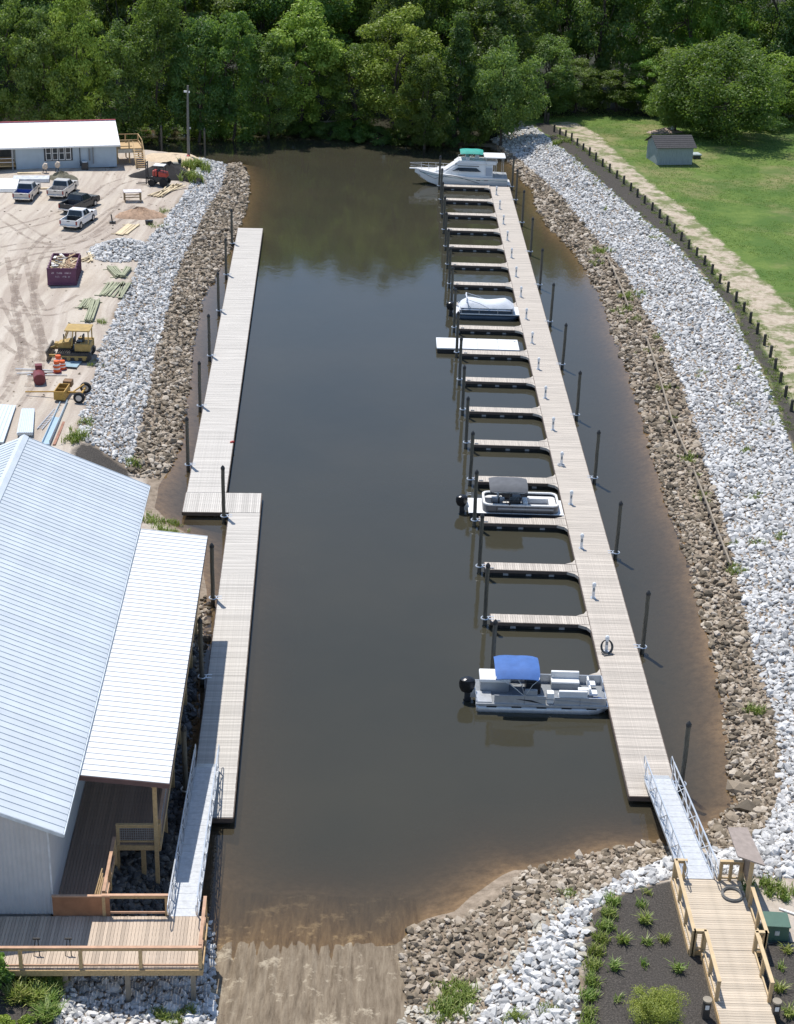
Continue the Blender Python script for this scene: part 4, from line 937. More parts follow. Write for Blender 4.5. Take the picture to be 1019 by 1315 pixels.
for (uu, vv) in ((-6.4, .9), (-5.1, .9)):
    w = LW(uu, vv); t_ = thing('deck_bench', 'dark folded stand on the boardwalk, ' + ('left' if uu < -6 else 'right') + ' one of the two seen through the railing', 'stand', (w.x, w.y, 2.5), LA)
    for s in (-.12, .12): MB().beam((s, -.1, 0), (s * .4, .1, .75), .035).build('leg', FLOAT, t_)
    MB().box(-.15, .15, .06, .12, .72, .78).build('top_bar', FLOAT, t_)
# loose pale wood in the pit
for k in range(7):
    w = LW(-2.7 + .22 * k, 3.9 + .12 * (k % 3)); o = link('pit_rock', npmesh('pit_rock', SHAPES[k], IF, stone_mat('pit_rock', TAN, False)))
    o.location = (w.x, w.y, ground_z(w.x, w.y) + .35); o.scale = (.22,) * 3; o.rotation_euler = (k, 0, k * 2)
    tag(o, f'pale tan rock in the pit behind the boardwalk railing, {ordw(k + 1)} from the left', 'rock', 'pale rocks in the pit')
# ------------------------------------------------------------------ boats
BALU = mat('boat_aluminium', (.58, .60, .62), .35, .55, var=.1, scale=3)
BWHITE = mat('boat_white', (.76, .76, .75), .3, var=.04)
BCUSH = mat('boat_cushion', (.70, .70, .69), .55, var=.06, scale=3)
BGREY = mat('boat_grey_panel', (.33, .345, .36), .45, var=.1)
BDARK = mat('boat_dark', (.025, .028, .033), .4, var=.2)
BCARP = mat('boat_carpet', (.22, .235, .25), .9, var=.15, scale=8)
BLUE = mat('blue_canvas', (.05, .13, .36), .75, var=.12, scale=2, bump=.3, bscale=4)
GREYC = mat('grey_canvas', (.10, .105, .115), .8, var=.15, scale=2, bump=.3, bscale=4)
COVER = mat('pale_boat_cover', (.58, .61, .65), .7, var=.08, scale=1.5, bump=.5, bscale=3)
TEAL = mat('green_canvas', (.02, .30, .24), .7, var=.12, scale=2)
MOTOR = mat('black_cowling', (.012, .013, .016), .25, var=.2)
NAVY = mat('navy_hull_panel', (.05, .075, .105), .3, var=.15)

def canopy(x0, x1, w, z, rise, sag=.03, nx=8, ny=8, th=.03):
    b = MB(); vs = []
    for k in (0, 1):
        for i in range(nx + 1):
            for j in range(ny + 1):
                a, c = i / nx * 2 - 1, j / ny * 2 - 1
                zz = z + rise * (1 - abs(c) ** 2.4) - .06 * abs(a) ** 4 - sag * math.cos(a * 2.5 * math.pi) * (1 - abs(c)) - k * th
                ex = 1 - .03 * abs(c) ** 6
                vs.append((x0 + (x1 - x0) * (a * ex + 1) / 2, w / 2 * c * (1 - .03 * abs(a) ** 6), zz - .14 * (abs(c) > .99) - .05 * (abs(a) > .99)))
    N = (nx + 1) * (ny + 1); q = lambda k, i, j: k * N + i * (ny + 1) + j; fs = []
    for i in range(nx):
        for j in range(ny): fs += [(q(0, i, j), q(0, i + 1, j), q(0, i + 1, j + 1), q(0, i, j + 1)), (q(1, i, j + 1), q(1, i + 1, j + 1), q(1, i + 1, j), q(1, i, j))]
    for i in range(nx): fs += [(q(0, i, 0), q(1, i, 0), q(1, i + 1, 0), q(0, i + 1, 0)), (q(0, i, ny), q(0, i + 1, ny), q(1, i + 1, ny), q(1, i, ny))]
    for j in range(ny): fs += [(q(0, 0, j), q(0, 0, j + 1), q(1, 0, j + 1), q(1, 0, j)), (q(0, nx, j), q(1, nx, j), q(1, nx, j + 1), q(0, nx, j + 1))]
    return b.add(vs, fs)
def outboard(t, x, z=.35, s=1.0):
    m = bpy.data.objects.new('outboard_motor', None); COL.objects.link(m); m.parent = t; m.location = (x, 0, z)
    R = lambda a, c, z_, o=0: [(o + a * s * math.cos(k) * (1.15 if math.cos(k) < 0 else .9), c * s * math.sin(k), z_ * s) for k in np.linspace(0, 2 * math.pi, 13)[:-1]]
    MB().loft([R(.28, .2, .1), R(.36, .25, .3), R(.38, .27, .55), R(.34, .25, .72), R(.2, .15, .8)]).build('cowling', MOTOR, m, smooth=True)
    MB().box(-.18, .2, -.12, .12, -.75, .3).box(-.22, .2, -.14, .14, -.55, -.5).build('leg', BDARK, m)
    MB().box(.15, .42, -.16, .16, -.2, .3).build('bracket', BALU, m)
def pontoons(t, xs, xb, yy=.85, r=.33, m=BALU):
    for s in (-1, 1):
        MB().tube([(xs, s * yy, .12), (xs + .15, s * yy, .12), (xb - 1.2, s * yy, .12), (xb - .6, s * yy, .17), (xb - .15, s * yy, .3), (xb, s * yy, .4)], [r * .7, r, r, r * .85, r * .45, .05], 14).build('pontoon', m, t, smooth=True)
def fence(t, pts, z0, h, m, rail, name='fence_panel', th=.05):
    for a, c in zip(pts[:-1], pts[1:]):
        a, c = Vector((*a, 0)), Vector((*c, 0)); d = (c - a).normalized() * .012
        MB().beam(a + d + Vector((0, 0, z0 + h / 2)), c - d + Vector((0, 0, z0 + h / 2)), th, h).build(name, m, t)
        MB().beam(a + Vector((0, 0, z0 + h + .02)), c + Vector((0, 0, z0 + h + .02)), .05, .05).build('rail', rail, t)
def bench(t, x0, x1, y0, y1, z, back, m=BCUSH, base=BGREY):
    "couch with a cushion, a base and a backrest on one side ('+y','-y','-x','+x')"
    MB().box(x0, x1, y0, y1, z, z + .32).build('seat_base', base, t)
    MB().box(x0, x1, y0, y1, z + .32, z + .46).build('seat_cushion', m, t, bevel=.05)
    k = .2
    bx = dict(zip(('+y', '-y', '-x', '+x'), ((x0, x1, y1 - k, y1), (x0, x1, y0, y0 + k), (x0, x0 + k, y0, y1), (x1 - k, x1, y0, y1))))[back]
    MB().box(*bx, z + .44, z + .86).build('backrest', m, t, bevel=.05)
def bframe(t, x0, x1, w, zb, zt, xm, m=BALU):
    for s in (-1, 1):
        y = s * w / 2
        for xa in np.linspace(x0 + .05, x1 - .05, 3): MB().tube([(xm, y, zb), ((xm + xa) / 2, y, (zb + zt) / 2 + .1), (xa, y * .95, zt - .2)], .018, 6).build('canopy_pole', m, t)
    for xa in (x0 + .05, (x0 + x1) / 2, x1 - .05): MB().tube([(xa, -w / 2 * .95, zt - .2), (xa, -w / 4, zt + .02), (xa, w / 4, zt + .02), (xa, w / 2 * .95, zt - .2)], .018, 6).build('canopy_bow', m, t)

# near pontoon boat (bow towards the dock)
t = thing('pontoon_boat', 'pontoon boat with bright blue canopy moored nearest the camera', 'boat', (9.55, 76.55, 0))
pontoons(t, -3.55, 3.85, .88, .36)
MB().box(-3.6, 3.75, -1.25, 1.25, .5, .58).build('deck', BCARP, t)
MB().box(-3.62, 3.78, -1.29, -1.25, .47, .6).box(-3.62, 3.78, 1.25, 1.29, .47, .6).box(3.75, 3.79, -1.25, 1.25, .47, .6).build('deck_trim', BALU, t)
for s in (-1, 1):
    for k in range(5): MB().box(-3.0 + k * 1.4, -2.45 + k * 1.4, s * 1.26 - .02, s * 1.26 + .02, .36, .43).build('vent_slot', BDARK, t)
FP = [(-2.6, -1.2), (-.9, -1.2), (.3, -1.2)]; fence(t, FP, .58, .5, BALU, BALU); fence(t, [(.75, -1.2), (2.2, -1.2), (3.65, -1.2), (3.65, -.45)], .58, .45, BALU, BALU)
fence(t, [(3.65, .45), (3.65, 1.2), (1.9, 1.2), (0, 1.2), (-1.6, 1.2), (-3.3, 1.2)], .58, .5, BALU, BALU)
MB().prism_y([(-1.4, .92), (-.2, .70), (.1, .64), (-.5, .86)], -1.245, -1.228).build('side_stripe', BDARK, t); MB().prism_y([(-.2, .95), (3.2, .72), (3.4, .76), (.4, 1.0)], -1.245, -1.228).build('side_stripe', BGREY, t)
MB().box(-3.3, -1.7, .05, 1.15, .58, 1.2).build('stern_locker', BGREY, t)
MB().box(-3.36, -1.62, -.05, 1.18, 1.2, 1.42).build('sun_pad', BWHITE, t, bevel=.07)
bench(t, .75, 2.35, .5, 1.17, .58, '+y'); bench(t, 1.0, 2.6, -1.16, -.6, .58, '-y'); bench(t, -.9, -.2, -1.14, -.55, .58, '-y', BGREY)
MB().box(-.75, .1, -.1, .85, .58, 1.3).box(-.75, -.1, -.06, .8, 1.3, 1.45).build('helm_console', BDARK, t, bevel=.04)
MB().tube([(-.95 + .17 * math.cos(a) * .4, .35 + .19 * math.sin(a), 1.4 + .17 * math.cos(a)) for a in np.linspace(0, 6.283, 15)[:-1]], .018, 5, closed=True).build('steering_wheel', BDARK, t)
MB().box(.35, .75, -1.12, -.7, .58, 1.25).build('white_locker', BWHITE, t, bevel=.04); MB().box(2.2, 2.95, -.2, .1, .85, 1.0).build('table', BWHITE, t, bevel=.03)
for yy in (.62, -.35):
    MB().cyl(3.0, yy, .58, .85, .05, 8).build('chair_pedestal', BALU, t)
    MB().box(2.75, 3.25, yy - .24, yy + .24, .85, 1.0).box(2.75, 2.87, yy - .24, yy + .24, 1.0, 1.3).build('fishing_chair', BWHITE, t, bevel=.05)
canopy(-2.6, -.1, 2.5, 2.35, .22).build('canopy', BLUE, t, smooth=True); bframe(t, -2.6, -.1, 2.5, 1.1, 2.37, -.9)
MB().box(-3.55, -2.7, -1.15, .0, .58, .64).build('stern_step', BALU, t)
MB().tube([(-3.6, -1.0, .6), (-3.6, -1.0, 1.0), (-3.6, -.6, 1.0), (-3.6, -.6, .6)], .022, 6).build('boarding_ladder', BALU, t)
outboard(t, -4.0, .5, 1.2)
o = MB().loft([[(x, -1.05 + .5 * k / 4 + .02 * i, .60 + .16 * math.sin(i * 1.3 + k) ** 2) for i, x in enumerate(np.linspace(2.7, 3.55, 8))] for k in range(5)], cap=False, closed=False)
o.build('folded_tarp', BLUE, t)

# second pontoon boat with grey canopy
t = thing('pontoon_boat', 'pontoon boat with dark grey canopy and white wrap-around seats', 'boat', (9.95, 101.75, 0))
pontoons(t, -3.2, 3.3, .85, .34, BDARK)
MB().box(-3.35, 3.35, -1.25, 1.25, .5, .58).build('deck', BCUSH, t); MB().box(-3.3, 3.2, -1.27, -1.25, .3, .56).build('skirt', BDARK, t)
def rrect(x0, x1, y0, y1, rr, n=5):
    pts = []
    for cx, cy, a0 in ((x1 - rr, y1 - rr, 0), (x0 + rr, y1 - rr, 1), (x0 + rr, y0 + rr, 2), (x1 - rr, y0 + rr, 3)):
        pts += [(cx + rr * math.cos((a0 + k / n) * math.pi / 2), cy + rr * math.sin((a0 + k / n) * math.pi / 2)) for k in range(n + 1)]
    return pts
ring = rrect(-2.35, 3.0, -1.18, 1.18, .5); inner = rrect(-2.2, 2.86, -1.04, 1.04, .42)
b = MB(); n = len(ring)
b.add([(x, y, .58) for x, y in ring] + [(x, y, 1.12) for x, y in ring], [(i, (i + 1) % n, n + (i + 1) % n, n + i) for i in range(n)]); b.build('side_panel', mat('charcoal_panel', (.09, .095, .105), .35, var=.1), t)
for x in (-1.4, -.3, .6, 1.5, 2.4): MB().box(x - .02, x + .02, -1.2, -1.175, .58, 1.12).build('panel_seam', BDARK, t)
MB().box(-2.0, 2.6, -1.205, -1.185, .62, .72).build('side_stripe', BDARK, t); MB().box(-1.3, 2.6, -1.21, -1.19, .86, .98).build('side_panel_light', BGREY, t)
in2 = rrect(-1.75, 2.4, -.6, .6, .25)
def band(outer, inn, z0, z1):
    b = MB(); n = len(outer); vs = [(x, y, z) for z in (z0, z1) for pl in (outer, inn) for x, y in pl]; fs = []
    for i in range(n):
        j = (i + 1) % n; fs += [(2 * n + i, 2 * n + j, 3 * n + j, 3 * n + i), (i, j, 2 * n + j, 2 * n + i), (n + j, n + i, 3 * n + i, 3 * n + j)]
    return b.add(vs, fs)
band(ring, inner, 1.12, 1.22).build('top_bolster', BCUSH, t); 
for nm, xx in (('bow_seat', (.9, 2.86)), ('stern_seat', (-2.2, -.9))):
    for s in (-1, 1): MB().box(xx[0], xx[1], *sorted((s * .55, s * 1.04)), .6, .98).build(nm, BCUSH, t, bevel=.05)
    MB().box(*( (2.35, 2.86) if nm == 'bow_seat' else (-2.2, -1.7)), -.54, .54, .6, .98).build(nm, BCUSH if nm == 'bow_seat' else BDARK, t, bevel=.05)
MB().box(-1.7, 2.3, -.53, .53, .585, .6).build('floor_mat', BCARP, t)
MB().box(-.5, .2, -.95, -.25, .6, 1.45).build('helm_console', BDARK, t, bevel=.05); MB().box(.45, .8, -.9, .1, .6, 1.3).build('windshield_locker', BCUSH, t, bevel=.05)
for yy in (-.55, .45): MB().box(-1.2, -.75, yy - .22, yy + .22, .85, 1.0).box(-1.3, -1.18, yy - .22, yy + .22, .98, 1.5).cyl(-1, yy, .6, .86, .06, 8).build('captain_chair', BCUSH if yy > 0 else BDARK, t, bevel=.04)
MB().box(-.2, .4, .3, .9, .6, 1.15).build('side_counter', BDARK, t, bevel=.04)
canopy(-1.95, .75, 2.35, 2.35, .2).build('canopy', GREYC, t, smooth=True); bframe(t, -1.95, .75, 2.35, 1.2, 2.38, -.5, BDARK)
outboard(t, -3.75, .45, 1.1)
MB().tube([(-3.4, .8, .58), (-3.4, .8, 1.0), (-3.1, .8, 1.05)], .02, 6).tube([(-3.4, 1.1, .58), (-3.4, 1.1, 1.0), (-3.1, 1.1, 1.05)], .02, 6).build('boarding_ladder', BALU, t)

# covered pontoon boat
t = thing('pontoon_boat', 'pontoon boat under a pale fitted cover at a slip beyond the middle', 'boat', (10.3, 147.2, 0))
pontoons(t, -3.0, 3.1, .85, .36, NAVY); MB().box(-3.0, 3.1, -1.25, 1.25, .5, .6).build('deck', BWHITE, t)
MB().box(-2.6, 2.5, -1.2, 1.2, .6, 1.12).build('side_panel', NAVY, t)
for x in (-2.5, -.8, 1.0, 2.4): MB().box(x - .03, x + .03, -1.225, -1.2, .6, 1.12).build('panel_seam', BALU, t)
b = MB(); vs = []; nx_, ny_ = 12, 8
for i in range(nx_ + 1):
    for j in range(ny_ + 1):
        a, c = i / nx_, j / ny_ * 2 - 1
        z = 1.2 + (.5 + .12 * math.sin(a * 9)) * (1 - abs(c) ** 2.2) * min(1, 6 * a, 6 * (1 - a)) if abs(c) < .99 and 0 < i < nx_ else .95
        vs.append((-2.75 + 5.4 * a, 1.27 * c, z))
b.add(vs, [(i * (ny_ + 1) + j, (i + 1) * (ny_ + 1) + j, (i + 1) * (ny_ + 1) + j + 1, i * (ny_ + 1) + j + 1) for i in range(nx_) for j in range(ny_)]).build('boat_cover', COVER, t, smooth=True)
for s in (-1, 1): MB().tube([(-1.6, s * 1.15, 1.1), (-2.1, s * 1.15, 1.75), (-2.0, s * .9, 2.0)], .035, 6).tube([(.2, s * 1.2, 1.1), (-.8, s * 1.2, 1.6), (-2.0, s * 1.1, 1.95)], .025, 6).build('tower_leg', BALU, t)
MB().tube([(-2.0, -.9, 2.0), (-2.05, 0, 2.1), (-2.0, .9, 2.0)], .06, 8).build('folded_canopy', COVER, t)
outboard(t, -3.45, .45, 1.1)

# white drive-on dock section
t = thing('floating_platform', 'white floating platform tied beside a slip finger', 'platform', (0, 0, 0))
for k in range(4):
    x0 = 5.2 + k * 1.88; MB().box(x0, x0 + 1.86, 135.85, 138.75, .38, .52).build('deck_section', BWHITE, t, bevel=.03)
MB().box(5.25, 12.65, 135.95, 138.65, -.15, .38).build('hull_float', FLOAT, t); MB().box(12.3, 12.5, 138.1, 138.3, .521, .54).build('hatch', BGREY, t)

# motor yacht, bow to the left
t = thing('motor_yacht', 'white motor yacht with green canopy at the far end of the dock', 'yacht', (9.6, 201.9, 0), math.pi)
xs = [-6.1, -5, -3, -1, 1, 2.6, 4.0, 5.0, 5.7]; hb = [1.75, 1.82, 1.88, 1.9, 1.82, 1.6, 1.1, .55, .05]; zd = [1.25, 1.27, 1.3, 1.38, 1.5, 1.62, 1.76, 1.86, 1.95]; kz = [-.35, -.4, -.45, -.45, -.4, -.25, .15, .75, 1.5]
rings = []
for x, h_, d_, k_ in zip(xs, hb, zd, kz):
    rings.append([(x, -h_, d_), (x, -h_ * .97, d_ * .55 + k_ * .2), (x, -h_ * .82, max(k_ + .25, .05 if x < 4 else k_ + .15)), (x, 0, k_), (x, h_ * .82, max(k_ + .25, .05 if x < 4 else k_ + .15)), (x, h_ * .97, d_ * .55 + k_ * .2), (x, h_, d_)])
MB().loft(rings).build('hull', BWHITE, t, smooth=True)
HG = mat('hull_grey_blue', (.34, .40, .48), .35, var=.06)
for s in (-1, 1):
    MB().tube([(x, s * (h_ + .02), d_ - .02) for x, h_, d_ in zip(xs, hb, zd)], .05, 6).build('rub_rail', BWHITE, t)
    MB().tube([(x, s * (h_ * .975 + .012), d_ - .3) for x, h_, d_ in zip(xs[:-1], hb, zd)], .035, 5).build('hull_stripe', mat('teal_stripe', (.03, .22, .22), .4), t)
    b = MB()
    pts = [(4.9 - k * .95, s * (np.interp(4.9 - k * .95, xs, hb) - .1), np.interp(4.9 - k * .95, xs, zd)) for k in range(6)]
    b.tube([(6.35, s * .16, 2.55)] + [(x, y, z + .68) for x, y, z in pts], .022, 6)
    for x, y, z in pts: b.tube([(x, y, z), (x, y, z + .68)], .018, 5)
    b.tube([(6.3, s * .14, 2.2)] + [(x, y, z + .34) for x, y, z in pts], .014, 5); b.build('bow_rail', BALU, t)
MB().prism_z([(5.2, -.28), (6.3, -.22), (6.42, 0), (6.3, .22), (5.2, .28)], 1.84, 1.93).build('bow_pulpit', BWHITE, t)
def cab(x0, x1, w0, w1, z0, z1, f0, f1, m, name):
    "cabin block: bottom x0..x1, top pulled in at the front by f1 and rear by f0"
    return MB().hexa([(x0, -w0, z0), (x1, -w0 * .8, z0), (x1, w0 * .8, z0), (x0, w0, z0)], [(x0 + f0, -w1, z1), (x1 - f1, -w1 * .85, z1), (x1 - f1, w1 * .85, z1), (x0 + f0, w1, z1)]).build(name, m, t, bevel=.08)
cab(-.6, 4.3, 1.45, 1.1, 1.3, 2.0, 0, 1.6, BWHITE, 'foredeck_cabin'); cab(-4.2, 2.5, 1.55, 1.3, 1.3, 2.85, 0, 2.2, BWHITE, 'cabin'); cab(-4.6, .75, 1.4, 1.3, 2.85, 3.3, -.2, .6, BWHITE, 'flybridge')
for s in (-1, 1):
    MB().hexa([(-2.7, s * 1.49, 1.98), (1.0, s * 1.4, 1.98), (1.0, s * 1.43, 1.98), (-2.7, s * 1.52, 1.98)], [(-2.1, s * 1.38, 2.42), (.2, s * 1.30, 2.42), (.2, s * 1.33, 2.42), (-2.1, s * 1.41, 2.42)]).build('side_window', mat('dark_glass', (.012, .014, .018), .08, var=.1), t)
    MB().box(-2.4, .3, *sorted((s * 1.405, s * 1.425)), 2.62, 2.7).build('window_strip', MATS['dark_glass'], t)
    MB().box(-4.1, -3.3, *sorted((s * 1.5, s * 1.54)), 1.5, 2.5).build('side_door', HG, t)
    for xx in (-3.6, -2.6): MB().box(xx, xx + .5, *sorted((s * 1.86, s * 1.905)), .95, 1.03).build('hull_port', BDARK, t)
MB().hexa([(1.15, -1.05, 2.2), (1.9, -1.0, 1.95), (1.9, 1.0, 1.95), (1.15, 1.05, 2.2)], [(.5, -1.0, 2.78), (.8, -1, 2.72), (.8, 1, 2.72), (.5, 1.0, 2.78)]).build('windshield', BWHITE, t)
canopy(-2.9, .05, 2.4, 4.3, .2).build('bimini_top', TEAL, t, smooth=True); bframe(t, -2.9, .05, 2.4, 3.25, 4.32, -1.4)
MB().loft([[(x, y, z) for x, y in rrect(-5.75, -3.0, -1.45, 1.45, .3)] for z in (3.72, 3.84)]).build('hardtop', BWHITE, t)
for x in (-5.5, -4.6, -3.3):
    for s in (-1, 1): MB().tube([(x, s * 1.4, 1.3), (x, s * 1.38, 3.74)], .03, 6).build('hardtop_post', BALU, t)
MB().tube([(-4.5, -1.3, 3.3), (-4.5, -1.3, 3.75), (-.5, -1.35, 3.62), (.2, -1.0, 3.5), (.2, 1.0, 3.5), (-.5, 1.35, 3.62), (-4.5, 1.3, 3.75)], .02, 6).build('flybridge_rail', BALU, t)
MB().box(-2.4, -1.9, -.5, .1, 3.3, 3.85).box(-1.2, -.7, -.9, .9, 3.3, 3.7).build('flybridge_seat', BCUSH, t, bevel=.05)
MB().box(-6.55, -6.05, -1.5, 1.5, .35, .45).build('swim_platform', BWHITE, t, bevel=.04)
MB().box(-6.05, -4.3, -1.65, 1.65, 1.27, 1.3).build('cockpit_sole', BGREY, t)
b = MB()
for s in (1,):
    b.tube([(5.2, s * .75, 1.75), (3.2, 1.7, 1.0), (1.2, 1.95, 1.52), (.9, 1.95, 1.5), (-1.5, 1.98, .9), (-2.5, 2.0, .62)], .025, 5)
b.build('mooring_line', BDARK, t)
# ------------------------------------------------------------------ construction lot on the left
ZL = 2.2
def PG(x, y, z=2.2):
    for _ in range(3): p = P(x, y, z); z = ground_z(p.x, p.y)
    p.z = z; return p
SIDB = mat('blue_grey_siding', (.40, .47, .53), .7, var=.08, scale=1)
WROOF = mat('bright_white_roof', (.86, .86, .855), .5, var=.02, rnd=.02)
GLASS = mat('window_glass', (.03, .04, .05), .06, var=.2)
WFR = mat('window_white', (.78, .78, .77), .5, var=.03)
DTRIM = mat('dark_window_trim', (.03, .03, .035), .6)

pa, pc = P(21, 218, ZL), P(150, 214, ZL); ang = math.atan2(pc.y - pa.y, pc.x - pa.x); LB = (pc - pa).length
fb = thing('house', 'long blue-grey house with a blinding white metal roof by the forest', 'house', (pa.x, pa.y, ZL), ang)
HW, DEP, HR = 3.05, 7.5, 5.0
MB().box(0, LB, 0, .12, 0, HW).box(0, .12, .12, DEP, 0, HW).box(LB - .12, LB, .12, DEP, 0, HW).box(.12, LB - .12, DEP - .12, DEP, 0, HW).build('wall', SIDB, fb)
b = MB(); b.prism_x([(0, HW), (DEP, HW), (DEP / 2, HR - .12)], LB - .1, LB - .01); b.build('gable', SIDB, fb)
X0, X1 = -9.5, LB + .45; ov = .5; npan = int((X1 - X0) / .6); pp = (X1 - X0) / npan; run = math.hypot(DEP / 2 + ov, (HR - HW) * (DEP / 2 + ov) / (DEP / 2)); tha = math.atan((HR - HW) / (DEP / 2))
b = MB(); b.box(0, pp - .01, 0, run, -.04, 0).box(pp - .05, pp - .012, 0, run, 0, .035); pm3 = b.mesh('roof_panel', WROOF)
for i in range(npan):
    o = link('roof_panel', pm3, fb, (X0 + i * pp, -ov, HR - run * math.sin(tha))); o.rotation_euler = (tha, 0, 0)
    o = link('roof_panel', pm3, fb, (X0 + i * pp + pp, DEP + ov, HR - run * math.sin(tha))); o.rotation_euler = (tha, 0, math.pi)
MB().box(X0, X1, DEP / 2 - .12, DEP / 2 + .12, HR - .01, HR + .07).build('ridge_cap', mat('red_ridge', (.42, .08, .10), .5), fb)
MB().beam((X0, -ov - .03, HR - run * math.sin(tha) - .1), (X1, -ov - .03, HR - run * math.sin(tha) - .1), .05, .18).build('fascia', WFR, fb)
w0 = LB * .29; ww = 3.15
MB().box(w0 - .14, w0 + ww + .14, -.06, -.005, .95, 2.85).build('window_surround', DTRIM, fb)
for k in range(4):
    x = w0 + .06 + k * (ww / 4); f = MB(); wl_ = ww / 4 - .12
    for (a, c, d, e) in ((0, wl_, 0, .08), (0, wl_, 1.62, 1.7), (0, .07, .08, 1.62), (wl_ - .07, wl_, .08, 1.62), (.07, wl_ - .07, .82, .88)): f.box(x + a, x + c, -.11, -.062, 1.05 + d, 1.05 + e)
    wn = f.build('window_frame', WFR, fb); MB().box(x + .06, x + wl_ - .06, -.085, -.065, 1.1, 2.7).build('pane', GLASS, wn)
MB().box(LB * .63, LB * .63 + .08, -.08, -.01, .2, HW - .15).build('downspout', BDARK, fb); MB().box(LB * .72, LB * .72 + .18, -.2, -.01, .9, 2.3).box(LB * .76, LB * .76 + .1, -.2, -.01, .5, 2.6).build('meter_box', mat('meter_grey', (.2, .21, .22), .5), fb)
for k in range(4):
    MB().box(-9.2 + k * 2.9, -9.05 + k * 2.9, -.25, -.1, 0, HW - .1).build('porch_post', mat('porch_grey', (.3, .31, .32), .7), fb)
MB().box(-9.3, -.05, .1, 5, .35, .5).build('porch_floor', PINE, fb); b = MB()
for z in (.95, 1.4): b.box(-9.3, -.2, -.2, -.14, z, z + .06)
b.build('porch_rail', WFR, fb)
MB().box(-9.3, -.1, 5, 5.1, 0, HW).build('porch_back_wall', mat('porch_dark', (.1, .11, .12), .8), fb)
ac = thing('ac_unit', 'dark air conditioner with pale lid against the blue-grey house wall', 'air conditioner', fb.matrix_basis @ Vector((LB * .67, -.75, 0)), ang)
MB().box(-.4, .4, -.4, .4, 0, .85).build('casing', BDARK, ac, bevel=.03); MB().cyl(0, 0, .85, .92, .34, 14).build('fan_cover', WFR, ac)

# timber landing with stairs at the right gable
ll = fb.matrix_basis @ Vector((LB + .1, 1.5, 0)); st = thing('timber_landing', 'raised timber landing with stairs at the right end of the white-roofed house', 'stairs', ll, ang)
MB().box(.1, 3.4, .2, 4.0, 1.75, 1.85).build('platform', PINE, st)
for x in (.2, 1.7, 3.3):
    for y in (.3, 3.9): MB().box(x - .08, x + .08, y - .08, y + .08, 0, 2.85).build('post', PINE, st)
for a, c in (((.2, 3.9), (3.3, 3.9)), ((3.3, .3), (3.3, 3.9)), ((.2, .3), (2.1, .3))):
    for z in (2.1, 2.85): MB().beam((*a, z), (*c, z), .07, .1).build('rail', PINE, st)
for k in range(9): MB().box(2.2, 3.3, .2 - .27 * (k + 1), .2 - .27 * k - .02, 1.58 - .2 * k, 1.63 - .2 * k).build('step', PINE, st)
for x in (2.17, 3.33): MB().beam((x, .2, 1.7), (x, -2.35, -.1), .06, .26).build('stringer', PINE, st); MB().beam((x, .2, 2.75), (x, -2.35, .95), .06, .09).build('stair_rail', PINE, st); MB().box(x - .05, x + .05, -2.35, -2.25, 0, .98).build('newel', PINE, st)
MB().box(.3, 3.2, .18, .24, 1.3, 1.74).build('skirt_board', mat('pale_skirt', (.6, .55, .45), .8), st)

# light pole and two creek pilings
p = PG(242, 202); t = thing('light_pole', 'tall grey light pole at the tip of the lot by the creek', 'light pole', p)
MB().tube([(0, 0, -.5), (0, 0, 3), (.03, 0, 6), (.1, 0, 9.0)], [.2, .17, .145, .12], 10).build('pole', mat('pole_grey', (.17, .165, .15), .85, var=.2, streak=(3, 3, .3)), t, smooth=True)
MB().box(-.42, -.05, -.1, .1, 8.15, 8.35).box(.0, .32, -.1, .1, 8.1, 8.3).build('lamp_head', WFR, t); MB().box(.1, .35, -.08, .08, 3.6, 3.8).build('junction_box', BGREY, t)
for x, y, lab in ((204, 190, 'left'), (260, 194, 'right')):
    p = P(x, y, 1.6); piling(p.x, p.y + 2.5, f'lone piling standing in the creek behind the lot, {lab} of the light pole', 3.9, seed=x)

